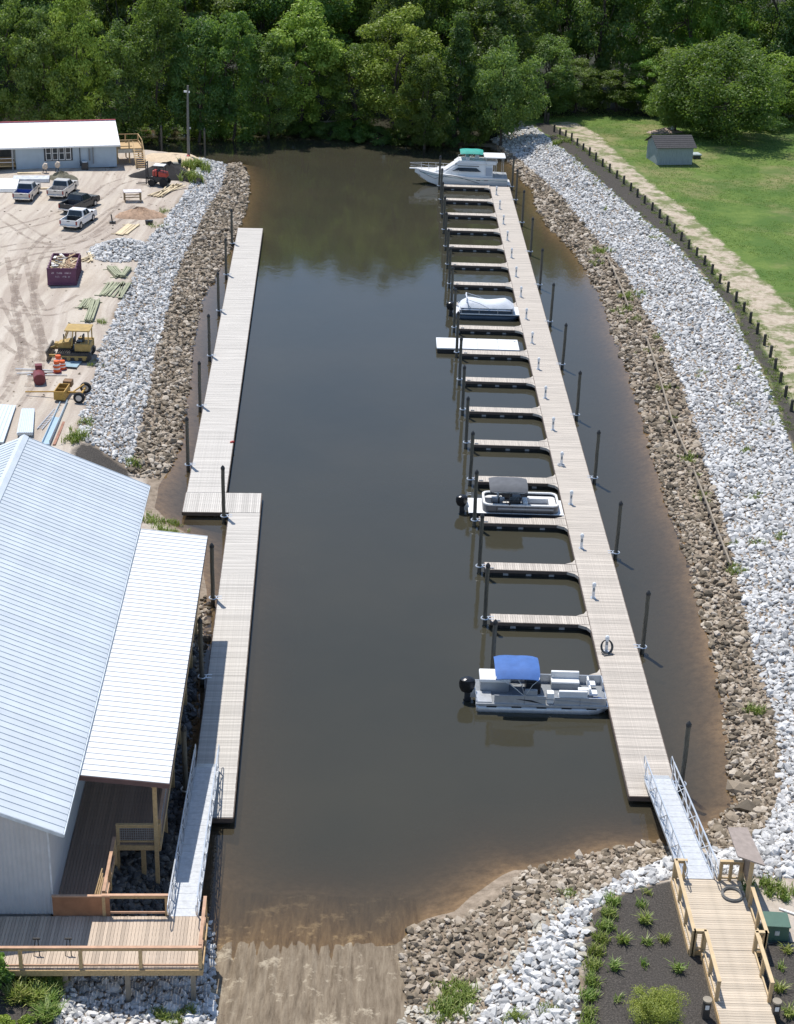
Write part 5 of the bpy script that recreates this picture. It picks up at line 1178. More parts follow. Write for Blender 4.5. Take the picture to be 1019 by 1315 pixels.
# pickups -----------------------------------------------------------
TYRE = mat('tyre', (.018, .018, .019), .85); RIM = mat('rim', (.45, .46, .47), .35, .6); TAIL = mat('tail_light', (.30, .02, .02), .3); CHR = mat('bumper_chrome', (.6, .61, .62), .25, .8)
def pickup(paint, label, pr, pf, bed, k=1.0):
    "pr, pf: pixels where the right rear and right front tyres stand"
    a, c = PG(*pr), PG(*pf); d = (c - a); h = math.atan2(d.y, d.x); mid = (a + c) / 2
    ctr = mid + Vector((-math.sin(h), math.cos(h), 0)) * .85
    t = thing('pickup_truck', label, 'pickup', (ctr.x, ctr.y, min(a.z, c.z, ctr.z)), h, 'pickups parked on the sandy lot')
    W_ = .98
    # lower body side profile with wheel arches
    def arch(cx, r=.47, z=.42): return [(cx + r * math.cos(q), z + r * math.sin(q)) for q in np.linspace(math.pi, 0, 9)]
    prof = [(-2.85, .5)] + arch(-1.75) + arch(1.75) + [(2.7, .45), (2.85, .62), (2.82, 1.0), (2.6, 1.12), (1.1, 1.2), (1.1, .95), (-2.85, .95)]
    for s in (-1, 1):
        y0, y1 = sorted((s * W_, s * (W_ - .06))); MB().prism_y(prof, y0, y1).build('side_panel', paint, t)
    MB().prism_y([(1.0, .5), (2.7, .45), (2.85, .62), (2.82, 1.0), (2.6, 1.11), (1.1, 1.19), (1.0, 1.19)], -W_ + .06, W_ - .06).build('hood', paint, t, bevel=.03)
    MB().box(-2.6, 2.5, -.75, .75, .38, .55).build('chassis', BDARK, t)
    MB().box(-.95, 1.0, -W_ + .06, W_ - .06, .5, 1.17).build('cab_body', paint, t)
    g = [(-.95, 1.17), (1.15, 1.17), (.45, 1.78), (-.72, 1.80)]
    MB().loft([[(x, s * (W_ - (.02 if z < 1.3 else .2)), z) for x, z in g] for s in (-1, 1)]).build('cab_roof', paint, t, bevel=.04)
    for s in (-1, 1):
        for (xa, xb) in ((-.66, -.02), (.06, .78)):
            yb, yt = s * (W_ + .0), s * (W_ - .155)
            MB().hexa([(xa, yb - .02 * s, 1.22), (xb, yb - .02 * s, 1.22), (xb, yb, 1.22), (xa, yb, 1.22)], [(xa + .04, yt - .02 * s, 1.7), (min(xb, .5) - .04, yt - .02 * s, 1.7), (min(xb, .5) - .04, yt, 1.7), (xa + .04, yt, 1.7)]).build('side_window', GLASS, t)
        MB().box(1.0, 1.2, *sorted((s * (W_ + .02), s * (W_ + .22))), 1.18, 1.36).build('mirror', BDARK, t, bevel=.03)
        MB().box(-2.87, -2.78, *sorted((s * (W_ - .14), s * (W_ + .005))), .7, 1.08).build('tail_light', TAIL, t)
        MB().box(2.74, 2.86, *sorted((s * .62, s * .95)), .78, .98).build('headlight', WFR, t)
        MB().box(-2.85, -.95, *sorted((s * (W_ - .1), s * (W_ - .0))), .95, 1.17).build('bed_wall', paint, t)
        for x in (-1.75, 1.75):
            w = bpy.data.objects.new('wheel', None); COL.objects.link(w); w.parent = t; w.location = (x, s * .86, .40)
            MB().wheel((0, 0, 0), .40, .26).build('tyre', TYRE, w, smooth=True); MB().wheel((0, s * .03, 0), .23, .24, prof=[(.22, -.12), (.24, 0), (.22, .12), (.08, .12)] if s > 0 else [(.08, -.12), (.22, -.12), (.24, 0), (.22, .12)]).build('rim', RIM, w)
    MB().box(-2.85, -2.77, -W_ + .1, W_ - .1, .55, 1.16).build('tailgate', paint, t, bevel=.02); MB().box(-2.87, -2.852, -.16, .16, 1.0, 1.08).build('tailgate_handle', BDARK, t)
    MB().box(-2.76, -.96, -W_ + .1, W_ - .1, .62, .68).build('bed_floor', bed, t)
    MB().box(-1.02, -.955, -W_ + .1, W_ - .1, .68, 1.17).build('bed_front', bed, t)
    MB().hexa([(-.985, -.8, 1.22), (-.96, -.8, 1.22), (-.96, .8, 1.22), (-.985, .8, 1.22)], [(-.80, -.7, 1.72), (-.76, -.7, 1.72), (-.76, .7, 1.72), (-.80, .7, 1.72)]).build('rear_window', GLASS, t)
    MB().hexa([(1.1, -.85, 1.2), (1.17, -.85, 1.2), (1.17, .85, 1.2), (1.1, .85, 1.2)], [(.5, -.7, 1.72), (.56, -.7, 1.72), (.56, .7, 1.72), (.5, .7, 1.72)]).build('windshield', GLASS, t)
    MB().box(-3.0, -2.86, -.95, .95, .46, .64).build('rear_bumper', CHR, t, bevel=.03); MB().box(-3.01, -2.99, -.16, .16, .5, .6).build('licence_plate', WFR, t); MB().box(2.84, 2.98, -.95, .95, .42, .62).build('front_bumper', CHR, t, bevel=.03)
    return t
PNT = dict(silver=mat('silver_paint', (.50, .49, .48), .28, .35, var=.04), dark=mat('dark_paint', (.045, .05, .055), .25, .3, var=.05), white=mat('white_paint', (.76, .76, .76), .25, var=.03), tan=mat('pale_silver_paint', (.58, .57, .55), .28, .3, var=.04))
pickup(PNT['silver'], 'silver pickup with blue load in its bed, leftmost of the four', (40.6, 258), (48.2, 249.2), mat('blue_bed', (.03, .07, .30), .6))
pickup(PNT['tan'], 'pale silver pickup parked behind the black pickup', (83.6, 255), (96.4, 245.4), mat('dusty_bed', (.4, .37, .34), .8))
pickup(PNT['dark'], 'black pickup parked between the two right-hand pickups', (103, 273.0), (118.8, 265.6), mat('dark_bed', (.06, .06, .065), .7))
pickup(PNT['white'], 'white pickup nearest the camera on the sandy lot', (102, 294.7), (119, 283), BDARK)

# dumpster ----------------------------------------------------------
PURP = mat('purple_dumpster', (.115, .035, .085), .55, var=.18, dirt=(.13, .07, .07)); pa, pc = PG(62, 367), PG(98, 366)
t = thing('dumpster', 'open purple dumpster heaped with timber scrap', 'dumpster', ((pa.x + pc.x) / 2, pa.y, pa.z), math.atan2(pc.y - pa.y, pc.x - pa.x)); w = (pc - pa).length / 2
MB().box(-w, w, 0, .08, .15, 1.75).build('front_wall', PURP, t); MB().box(-w, w, 5.2, 5.28, .15, 1.75).build('back_wall', PURP, t)
for s in (-1, 1):
    MB().box(*sorted((s * w, s * (w - .08))), .08, 5.2, .15, 1.75).build('side_wall', PURP, t)
    for k in range(6): MB().box(*sorted((s * w, s * (w + .09))), .3 + k * .9, .42 + k * .9, .15, 1.7).build('rib', PURP, t)
MB().box(-w, w, 0, 5.28, .08, .15).build('floor', BDARK, t); MB().box(-w - .06, w + .06, -.07, .0, 1.65, 1.78).box(-w - .06, w + .06, -.06, 0, .1, .3).build('rim', PURP, t)
LET = mat('faded_lettering', (.50, .42, .46), .7, var=.3); q = random.Random(3)
for (y0, x0, ws) in ((1.22, -.95, (.22, .0, .5, .0, .62)), (.86, -.6, (.45, .0, .42, .12))):      # two lines of worn, unreadable lettering
    b = MB(); x = x0
    for wd_ in ws:
        e = x + wd_
        while x < e - .03:
            h_ = q.choice([.1, .12, .17]); b.box(x, x + .025, -.004, -.001, y0, y0 + h_)
            if q.random() < .6: b.box(x + .026, x + .07, -.004, -.001, y0 + q.choice([0, .05, .08]), y0 + q.choice([.09, .1]) + .02)
            x += .085
        x += .12
    b.build('lettering', LET, t)
SCR = [mat('scrap_pale', (.55, .45, .30), .8, rnd=.2), mat('scrap_brown', (.30, .2, .12), .8, rnd=.2), mat('scrap_white', (.7, .69, .66), .7), mat('scrap_grey', (.3, .31, .33), .6)]
sc = MB(); q = random.Random(9)
MB().box(-w + .1, w - .1, .1, 5.15, .16, 1.35).build('fill', SCR[1], t)
for k in range(46):
    x, y, z = q.uniform(-w + .3, w - .3), q.uniform(.4, 4.8), q.uniform(1.35, 1.85); a = q.uniform(0, 3.14); L_ = q.uniform(.5, 1.5); d = Vector((math.cos(a), math.sin(a), q.uniform(-.3, .4))) * L_ / 2
    p0, p1 = Vector((x, y, z)) - d, Vector((x, y, z)) + d
    for p_ in (p0, p1): p_.x = min(max(p_.x, -w + .12), w - .12); p_.y = min(max(p_.y, .15), 5.1); p_.z = max(p_.z, 1.3)
    MB().beam(p0, p1, q.uniform(.06, .3), .05).build('scrap_board', q.choice(SCR[:2] + SCR[:1] + (SCR[2:] if x < 0 else [])), t)

# bulldozer ---------------------------------------------------------
YEL = mat('dusty_yellow', (.40, .27, .085), .65, var=.2, dirt=(.25, .18, .1)); TRK = mat('track_steel', (.045, .042, .04), .75, var=.4, scale=12, dirt=(.16, .13, .1))
p = PG(96, 459); t = thing('bulldozer', 'dusty yellow bulldozer facing left beside the stone bank', 'bulldozer', p, math.pi)     # local +x = forward = photo left
for s in (-1, 1):
    y0, y1 = sorted((s * .72, s * 1.2)); pr = [(-1.55, .25), (-1.35, .04), (1.15, .04), (1.4, .22), (1.42, .5), (1.2, .75), (-1.3, .82), (-1.58, .6)]
    MB().prism_y(pr, y0, y1).build('track', TRK, t)
    for k in range(15): MB().box(-1.4 + k * .185, -1.36 + k * .185, y0 - .01, y1 + .01, .8, .86).build('grouser', TRK, t)
    for k in range(4): MB().wheel((-1.0 + k * .65, s * 1.2, .3), .17, .06, 12).build('roller', YEL, t)
    MB().box(-1.25, 1.1, *sorted((s * 1.19, s * 1.24)), .42, .55).build('track_frame', YEL, t); MB().beam((.6, s * .98, .5), (1.95, s * .98, .45), .14, .2).build('push_arm', YEL, t)
MB().box(-1.4, 1.25, -.7, .7, .5, .95).build('hull', BDARK, t); MB().prism_y([(.15, .95), (1.3, .95), (1.3, 1.35), (.15, 1.6)], -.5, .5).build('engine_hood', YEL, t, bevel=.04)
MB().box(-1.45, -.55, -.85, .85, .95, 1.45).build('rear_deck', YEL, t, bevel=.04); MB().box(-1.5, -.2, -.95, -.7, .88, 1.5).box(-1.5, -.2, .7, .95, .88, 1.5).build('fender', YEL, t)
for x in (-1.35, .05, .55):
    for s in (-1, 1): MB().beam((x + (.35 if x > .5 else 0), s * .82, 1.3 if x < .5 else 1.25), (x - .15 * (x > 0), s * .8, 2.55), .09).build('cab_post', YEL, t)
MB().box(-1.5, .6, -.92, .92, 2.55, 2.66).build('cab_roof', YEL, t, bevel=.04)
b = MB()
for s in (-1, 1):
    for k in range(6): b.beam((-.05 + k * .1, s * .83, 1.4), (-.05 + k * .1, s * .82, 2.5), .012)
b.build('cab_screen', BDARK, t)
MB().box(-.75, -.2, -.3, .3, 1.3, 1.5).box(-.85, -.72, -.3, .3, 1.45, 2.05).build('seat', BDARK, t, bevel=.04); MB().cyl(.8, .25, 1.5, 2.1, .05, 8).build('exhaust', BDARK, t); MB().box(-.1, .05, -.35, .35, 1.3, 1.75).build('dashboard', BDARK, t)
MB().prism_y([(1.95, .05), (2.12, .12), (2.02, .5), (2.15, .95), (2.03, .98), (1.92, .5)], -1.45, 1.45).build('blade', mat('blade_steel', (.12, .105, .085), .6, var=.3, dirt=(.3, .22, .14)), t)
MB().beam((1.2, 0, 1.1), (1.95, 0, .8), .14).box(1.35, 1.6, -.25, .25, 1.0, 1.3).build('lift_cylinder', YEL, t)

# box scraper -------------------------------------------------------
OCH = mat('ochre_paint', (.46, .27, .055), .6, var=.2, dirt=(.25, .16, .08)); p = PG(88, 514); t = thing('drag_scraper', 'ochre yellow towed box scraper with two wheels', 'scraper', p, -.05)
MB().box(-1.05, -.2, -.45, -.38, .15, .85).box(-1.05, -.98, -.38, 1.35, .15, .85).box(-.27, -.2, -.38, 1.35, .1, .85).box(-1.05, -.2, 1.35, 1.42, .15, .85).box(-.98, -.27, .45, .5, .15, .8).build('box_body', OCH, t); MB().box(-.98, -.27, -.38, 1.35, .15, .2).build('box_floor', BDARK, t)
MB().box(-.8, -.1, 1.5, 2.2, .5, 1.0).build('tank', mat('rusty_brown', (.2, .11, .05), .7, var=.3), t, bevel=.04)
MB().beam((-.2, .45, .5), (.95, .45, .5), .12).beam((.95, -.5, .48), (.95, 1.6, .48), .12).beam((.2, .45, .5), (.95, 1.3, .9), .09).beam((-1.0, .45, .5), (-3.6, .75, .25), .09).build('frame', OCH, t)
for y in (-.5, 1.75):
    w_ = bpy.data.objects.new('wheel', None); COL.objects.link(w_); w_.parent = t; w_.location = (.95, y, .45); MB().wheel((0, 0, 0), .45, .25).build('tyre', TYRE, w_, smooth=True); MB().wheel((0, -.03, 0), .26, .24).build('rim', RIM, w_)
# maroon roller tank
MAR = mat('maroon_steel', (.17, .028, .035), .5, var=.2, dirt=(.2, .1, .08)); p = PG(51, 495); t = thing('roller_drum', 'maroon steel roller drum with frame lying on the sand', 'drum', p, .25)
MB().wheel((0, .7, .48), .48, 1.5, 20, prof=[(.1, -.75), (.44, -.75), (.48, -.7), (.48, .7), (.44, .75), (.1, .75)]).build('drum', MAR, t, smooth=True)
MB().beam((-.6, 1.5, .45), (.65, 1.5, .45), .1).beam((0, 1.5, .45), (.05, 2.3, .9), .1).box(-.25, .3, 1.2, 1.75, .9, 1.25).beam((.05, 2.3, .9), (.3, 3.2, .4), .08).build('tow_frame', MAR, t)
for k, (x, y) in enumerate(((44, 476), (60, 483), (47, 480))):
    p_ = PG(x, y); tag(MB().beam((-1.6, 0, .06), (1.6, .15, .08), .1, .06).build('steel_bar', GALV, None, p_, .12 * k - .1), f'thin steel bar lying on the sand by the maroon drum, {ordw(k + 1)} of three', 'bar', 'bars by the drum')
# traffic drums and pads
ORG = mat('safety_orange', (.75, .12, .02), .5, var=.08); REF = mat('reflective_white', (.75, .72, .70), .4)
for k, (x, y, lab, tip) in enumerate(((73, 478, 'orange and white traffic drum standing beside the maroon drum, front one', 0), (75, 471, 'orange traffic drum standing behind the front one', 0), (80, 474, 'orange traffic barrel right of the standing pair', 0))):
    p = PG(x, y); t = thing('traffic_drum', lab, 'traffic drum', p, group='traffic drums'); h_ = 1.0 if k < 2 else .75
    MB().tube([(0, 0, .06), (0, 0, h_ * .5), (0, 0, h_)], [.29, .27, .22], 14).build('barrel', ORG, t, smooth=True); MB().cyl(0, 0, 0, .07, .38, 14).build('base_ring', mat('maroon_base', (.2, .03, .05), .7), t)
    for z in (.3, .62): MB().tube([(0, 0, h_ * z), (0, 0, h_ * (z + .12))], [.288, .282], 14).build('reflective_band', REF, t)
p = PG(88, 468); t = thing('steel_plate', 'blue-grey steel plate lying in front of the bulldozer', 'plate', p, -.1); MB().box(-1.0, .9, -.9, .9, .02, .1).build('plate', mat('blue_plate', (.25, .36, .42), .5), t); MB().box(-1.05, .95, -.98, -.9, .0, .14).build('edge', BDARK, t)

# roofing sheets in front of the big roof
SHT = mat('stacked_roof_sheet', (.62, .68, .72), .4, .2, var=.05, rnd=.06)
def sheet_stack(label, corners, n, zt=.0):
    q = [PG(*c) for c in corners]; z = max(k.z for k in q) + .05; t = thing('sheet_stack', label, 'sheets', (0, 0, 0))
    for k in range(n):
        dx = .03 * math.sin(k * 2.2); MB().hexa([(c.x + dx, c.y, z + k * .035) for c in q], [(c.x + dx, c.y, z + k * .035 + .025) for c in q]).build('roof_sheet', SHT, t)
    a, c2, c3, d = q
    for k in range(1, 8):
        f = k / 8; e0, e1 = a.lerp(c2, f), d.lerp(c3, f); MB().beam((e0.x, e0.y, z + n * .035 + .012), (e1.x, e1.y, z + n * .035 + .012), .035, .03).build('rib', SHT, t)
sheet_stack('pale blue metal roof sheets stacked at the left picture edge above the big roof', [(-40, 570), (4, 572), (20, 524), (-14, 522)], 5); sheet_stack('smaller pale stack of metal sheets just above the big roof ridge', [(22, 562), (42, 562), (44, 529), (28, 529)], 7)
a, c = PG(63, 572), PG(86, 517); d = c - a; t = thing('metal_gutter', 'long blue-grey metal trim profile lying beside the ochre scraper', 'trim', (a.x, a.y, a.z), math.atan2(d.y, d.x))
MB().box(0, d.length, 0, .5, .03, .12).box(0, d.length, -.04, 0, .03, .4).box(0, d.length, .5, .54, .03, .3).build('profile', mat('trim_blue', (.40, .52, .60), .4, .2, var=.06), t); MB().box(0, d.length, -.45, -.25, .0, .1).build('packing_board', mat('rust_board', (.3, .15, .1), .8), t)
a = PG(47, 552); t = thing('ladder', 'small grey ladder lying beside the stacked metal sheets', 'ladder', a, -.12)
for x in (0, .38): MB().box(x, x + .05, 0, 4.2, .05, .12).build('rail', GALV, t)
for k in range(12): MB().box(.05, .38, .2 + k * .33, .25 + k * .33, .06, .1).build('rung', GALV, t)

# lumber ------------------------------------------------------------
GRN = mat('treated_lumber', (.30, .31, .20), .8, var=.2, rnd=.18); PAL = mat('pale_lumber', (.58, .47, .30), .8, var=.15, rnd=.15)
def lumber(label, a, c, n, wpx, m, spread=.0, layers=2, seed=1, wid=.16):
    q = random.Random(seed); pa, pc = PG(*a), PG(*c); d = pc - pa; L_ = d.length; t = thing('lumber_pile', label, 'lumber', pa, math.atan2(d.y, d.x), 'lumber on the lot')
    for l_ in range(layers):
        for k in range(n):
            y = (k - n / 2) * (wid + .03) + q.uniform(-.03, .03); s = q.uniform(-.25, .25); r2 = q.uniform(-spread, spread)
            o = MB().box(-L_ * .5 + s, L_ * .5 + s, -wid / 2, wid / 2, 0, .07).build('board', m, t, (L_ / 2, y, .08 + l_ * .085), r2)
    for x in (.25, L_ - .25): MB().box(x - .05, x + .05, -n * (wid + .03) / 2 - .3, n * (wid + .03) / 2 + .3, 0, .07).build('bearer', m, t)
lumber('greenish treated boards stacked aslant just below the white stone pile', (152, 357), (141, 345), 5, 0, GRN, .02, 3, 1)
lumber('short greenish timbers right of the slanted stack by the stone bank', (156, 357), (163, 346), 3, 0, GRN, .05, 3, 2)
lumber('loose pale green boards below the slanted stack', (132, 381), (145, 364), 5, 0, GRN, .12, 1, 3, .2); lumber('grey-green boards sliding onto the stone bank', (150, 383), (160, 364), 4, 0, GRN, .15, 1, 4, .2)
lumber('small pile of greenish boards left of the long stack above the bulldozer', (106, 397), (113, 386), 5, 0, GRN, .05, 2, 5); lumber('long dark green stack of boards leaning towards the bulldozer', (112, 414), (122, 388), 4, 0, GRN, .02, 3, 6)
lumber('pale scrap boards crossed beside the white stone pile', (106, 337), (124, 327), 4, 0, PAL, .6, 2, 7, .12); lumber('bright new plywood planks lying below the dirt heap', (153, 302), (169, 289), 4, 0, PAL, .02, 1, 8, .3)
lumber('jumble of pale boards left of the grassy bank tip', (200, 253), (228, 238), 6, 0, PAL, .25, 2, 9); lumber('crossed pale boards below the light pole', (233, 223), (243, 208), 4, 0, PAL, .25, 2, 10); lumber('short pale boards stacked near the house wall', (22, 223), (52, 222.5), 3, 0, PAL, .02, 1, 11)
lumber('long boards behind the two left pickups', (42, 243), (66, 242.5), 2, 0, PAL, .02, 1, 12)

# heaps -------------------------------------------------------------
def heap(name, label, cat, px, R, h, m, seed=0, ex=1.0, rz=0):
    p = PG(*px); r = np.random.default_rng(seed); b = MB(); nr, na = 7, 22; vs = [(0, 0, h)]
    for i in range(1, nr + 1):
        for k in range(na):
            a = 2 * math.pi * k / na; f = i / nr; rr = R * f * (1 + .16 * math.sin(2 * a + seed) + .09 * math.sin(5 * a + 2 * seed)); z = h * (1 - f) ** 1.05 * (1 + r.normal(0, .12)) + (r.normal(0, .05) if i < nr else -.12)
            vs.append((rr * math.cos(a) * ex, rr * math.sin(a), max(z, -.15)))
    fs = [(0, 1 + k, 1 + (k + 1) % na) for k in range(na)] + [(1 + (i - 1) * na + k, 1 + i * na + k, 1 + i * na + (k + 1) % na, 1 + (i - 1) * na + (k + 1) % na) for i in range(1, nr) for k in range(na)]
    return tag(b.add(vs, fs).build(name, m, None, p, rz, smooth=True), label, cat)
heap('dirt_heap', 'reddish brown dirt heap between the sawhorse and the stone bank', 'heap', (180, 277), 2.2, 1.0, mat('red_dirt', (.36, .24, .16), .95, var=.35, scale=3, bump=.6), 1, 1.2)
heap('soil_heap', 'black soil heap beside the red loader', 'heap', (214, 226), 3.0, 1.7, mat('black_soil', (.018, .016, .016), .95, var=.4, scale=3, bump=.6), 2, 1.3); heap('brush_heap', 'dull green tarp-covered heap behind the pale silver pickup', 'heap', (80, 230), 1.5, 1.0, mat('drab_tarp', (.14, .13, .09), .9, var=.4, scale=3, bump=.5), 3, 1.3)
heap('sand_heap', 'low pale sand heap near the timber stairs', 'heap', (222, 203), 3.0, .5, mat('pale_sand', (.55, .44, .31), .95, var=.15, scale=3, bump=.4), 4, 1.5)
p = PG(147, 338); cz = stone_mat('pile_stone', WHT, True); r = np.random.default_rng(8); n = 900
pr = np.sqrt(r.random(n)) ; an = r.uniform(0, 6.283, n); X_ = pr * np.cos(an) * 3.3; Y_ = pr * np.sin(an) * 4.2 + 4.4; Zh = np.maximum(0, 1.3 * (1 - pr)); sz = .2 * np.exp(r.normal(0, .25, n)); R_, E_ = rotz(n, r); pk = r.integers(0, 14, n)
V = np.einsum('nij,nkj->nki', R_, np.array(SHAPES)[pk]) * sz[:, None, None] + np.stack([X_, Y_, Zh * r.uniform(.75, 1.05, n)], 1)[:, None, :]
o = link('stone_heap', npmesh('stone_heap', V.reshape(-1, 3), (IF[None] + (np.arange(n) * len(IV))[:, None, None]).reshape(-1, 3), cz, np.repeat(r.random(n), len(IV))[:, None].repeat(3, 1)), None, p); tag(o, 'heap of white stones spilling from the bank into the lot', 'stone heap')

# red loader, sawhorse, odds and ends --------------------------------
RED = mat('loader_red', (.42, .05, .035), .45, var=.15, dirt=(.2, .12, .1)); p = PG(203, 238); t = thing('loader', 'small red loader with black mast and lifted forks by the soil heap', 'loader', p, math.pi - .15)
MB().box(-1.1, .7, -.6, .6, .5, 1.15).build('chassis', BDARK, t, bevel=.05); MB().prism_y([(-1.2, 1.1), (-.2, 1.1), (-.2, 1.75), (-1.1, 1.6)], -.55, .55).build('engine_cover', RED, t, bevel=.05); MB().box(.0, .55, -.5, .5, 1.15, 1.8).build('front_cowl', RED, t, bevel=.05)
MB().box(-.25, .05, -.3, .3, 1.15, 1.9).build('seat', BDARK, t, bevel=.04); MB().box(-.9, .4, -.55, .55, 2.4, 2.48).build('canopy', WFR, t)
for x in (-.8, .3):
    for s in (-1, 1): MB().beam((x, s * .5, 1.1), (x, s * .5, 2.42), .06).build('canopy_post', BDARK, t)
for x, rr in ((-.85, .5), (.6, .42)):
    for s in (-1, 1): MB().wheel((x, s * .72, rr), rr, .3).build('wheel', TYRE, t, smooth=True)
for s in (-.35, .35): MB().beam((1.35, s, .1), (1.35, s, 2.7), .12, .1).build('mast', BDARK, t); MB().box(1.4, 2.6, s - .06, s + .06, .1, .16).build('fork', BDARK, t)
MB().beam((.6, 0, .9), (1.35, 0, .8), .3, .2).box(1.3, 1.4, -.45, .45, 2.6, 2.72).box(1.3, 1.4, -.45, .45, .9, 1.0).build('mast_crossbar', BDARK, t)
p = PG(170, 258); t = thing('work_table', 'timber work table with a pale sheet on top near the dirt heap', 'table', p, .25)
for x in (-.9, .9):
    for y in (-.6, .6): MB().box(x - .06, x + .06, y - .06, y + .06, 0, 1.1).build('leg', mat('old_timber', (.28, .2, .11), .85), t)
MB().box(-1, 1, -.7, .7, 1.1, 1.18).build('top', mat('pale_top', (.6, .56, .55), .7), t); MB().box(-.9, .9, -.63, -.57, .5, .6).box(-.9, .9, .57, .63, .5, .6).build('stretcher', MATS['old_timber'], t)
p = PG(144, 287); t = thing('plate_compactor', 'black upright compactor standing left of the dirt heap', 'compactor', p); MB().box(-.3, .35, -.2, .2, 0, .25).build('foot', BDARK, t, bevel=.03); MB().beam((0, 0, .2), (-.1, 0, 1.0), .12).build('handle', BDARK, t)
p = PG(189, 288); t = thing('bucket_pair', 'black bucket in front of the dirt heap, left of two', 'bucket', p); MB().cyl(0, 0, 0, .42, .2, 12, .25).build('pail', BDARK, t); MB().cyl(0, 0, .4, .44, .26, 12).build('rim', BDARK, t)
dup(t, PG(193.5, 288), 0, 'black bucket in front of the dirt heap, right of two')
p = PG(219, 218); t = thing('generator', 'small grey machine on a frame right of the soil heap', 'machine', PG(227, 218)); MB().box(-.6, .5, -.4, .4, .3, .9).build('casing', mat('machine_grey', (.2, .19, .16), .6, var=.3), t, bevel=.05); MB().box(.2, .55, -.3, .3, .9, 1.35).build('tank', BDARK, t, bevel=.04)
for x in (-.5, .4):
    for y in (-.35, .35): MB().box(x - .04, x + .04, y - .04, y + .04, 0, .32).build('leg', BDARK, t)
p = PG(243, 203); t = thing('traffic_cone', 'red and white toppled cone at the foot of the light pole', 'cone', p, 2.6); MB().tube([(0, 0, .2), (.4, .1, .22), (.9, .25, .1)], [.22, .14, .04], 10).build('cone', RED, t); MB().tube([(.32, .08, .215), (.62, .17, .16)], [.17, .11], 10).build('band', REF, t)
for k, (a_, w_, l_, m_, lab) in enumerate((((6, 240), 3.0, 5.5, WFR, 'white insulation sheets stacked at the left picture edge below the house'), ((40, 232), 4.2, 2.2, mat('grey_sheeting', (.5, .52, .54), .5), 'crumpled grey sheeting behind the silver pickup with blue load'), ((18, 243), 3.2, 1.2, WFR, 'white panel on the sand left of the silver pickup'))):
    p = PG(*a_); t = thing('sheet_stack', lab, 'sheets', p, .15)
    for j in range(4): MB().box(-w_ / 2, w_ / 2, -l_ / 2 + .1 * j, l_ / 2, .03 + j * .09, .1 + j * .09).build('sheet', m_, t)
for k, (x, y) in enumerate(((57, 222), (73, 220))):
    p = PG(x, y); t = thing('cement_mixer', f'{"left" if k == 0 else "right"} of two small pale machines standing before the house wall', 'machine', p); MB().tube([(0, 0, .5), (.1, 0, .8), (.2, 0, 1.15)], [.25, .34, .2], 12).build('drum', mat('mixer_pale', (.6, .5, .4), .6), t, smooth=True)
    for s in (-1, 1): MB().beam((0, s * .1, .7), (s * .15, s * .35, 0), .06).build('leg', BDARK, t)

# small scraps of wood and stone trodden into the sand
r = np.random.default_rng(404); n = 1500; pp_ = np.column_stack([r.uniform(-58, -14, n), r.uniform(95, 204, n)]); zz_, dd_ = terrain(pp_); k_ = dd_ > 7.0 + r.exponential(6, n) - 4; pp_ = np.column_stack([pp_, zz_])[k_ & (dd_ > 7.2)]; n = len(pp_)
sz = .06 * np.exp(r.normal(0, .45, n)); R_, E_ = rotz(n, r); pk = r.integers(0, 14, n); V = np.einsum('nij,nkj->nki', R_, np.array(SHAPES)[pk] * [1.6, 1, .7]) * sz[:, None, None] + pp_[:, None, :]
o = link('lot_debris', npmesh('lot_debris', V.reshape(-1, 3), (IF[None] + (np.arange(n) * len(IV))[:, None, None]).reshape(-1, 3), stone_mat('lot_debris', BRN, True), np.repeat(r.random(n), len(IV))[:, None].repeat(3, 1))); o['kind'] = 'stuff'; tag(o, 'small scraps and pebbles scattered over the sandy lot', 'debris')

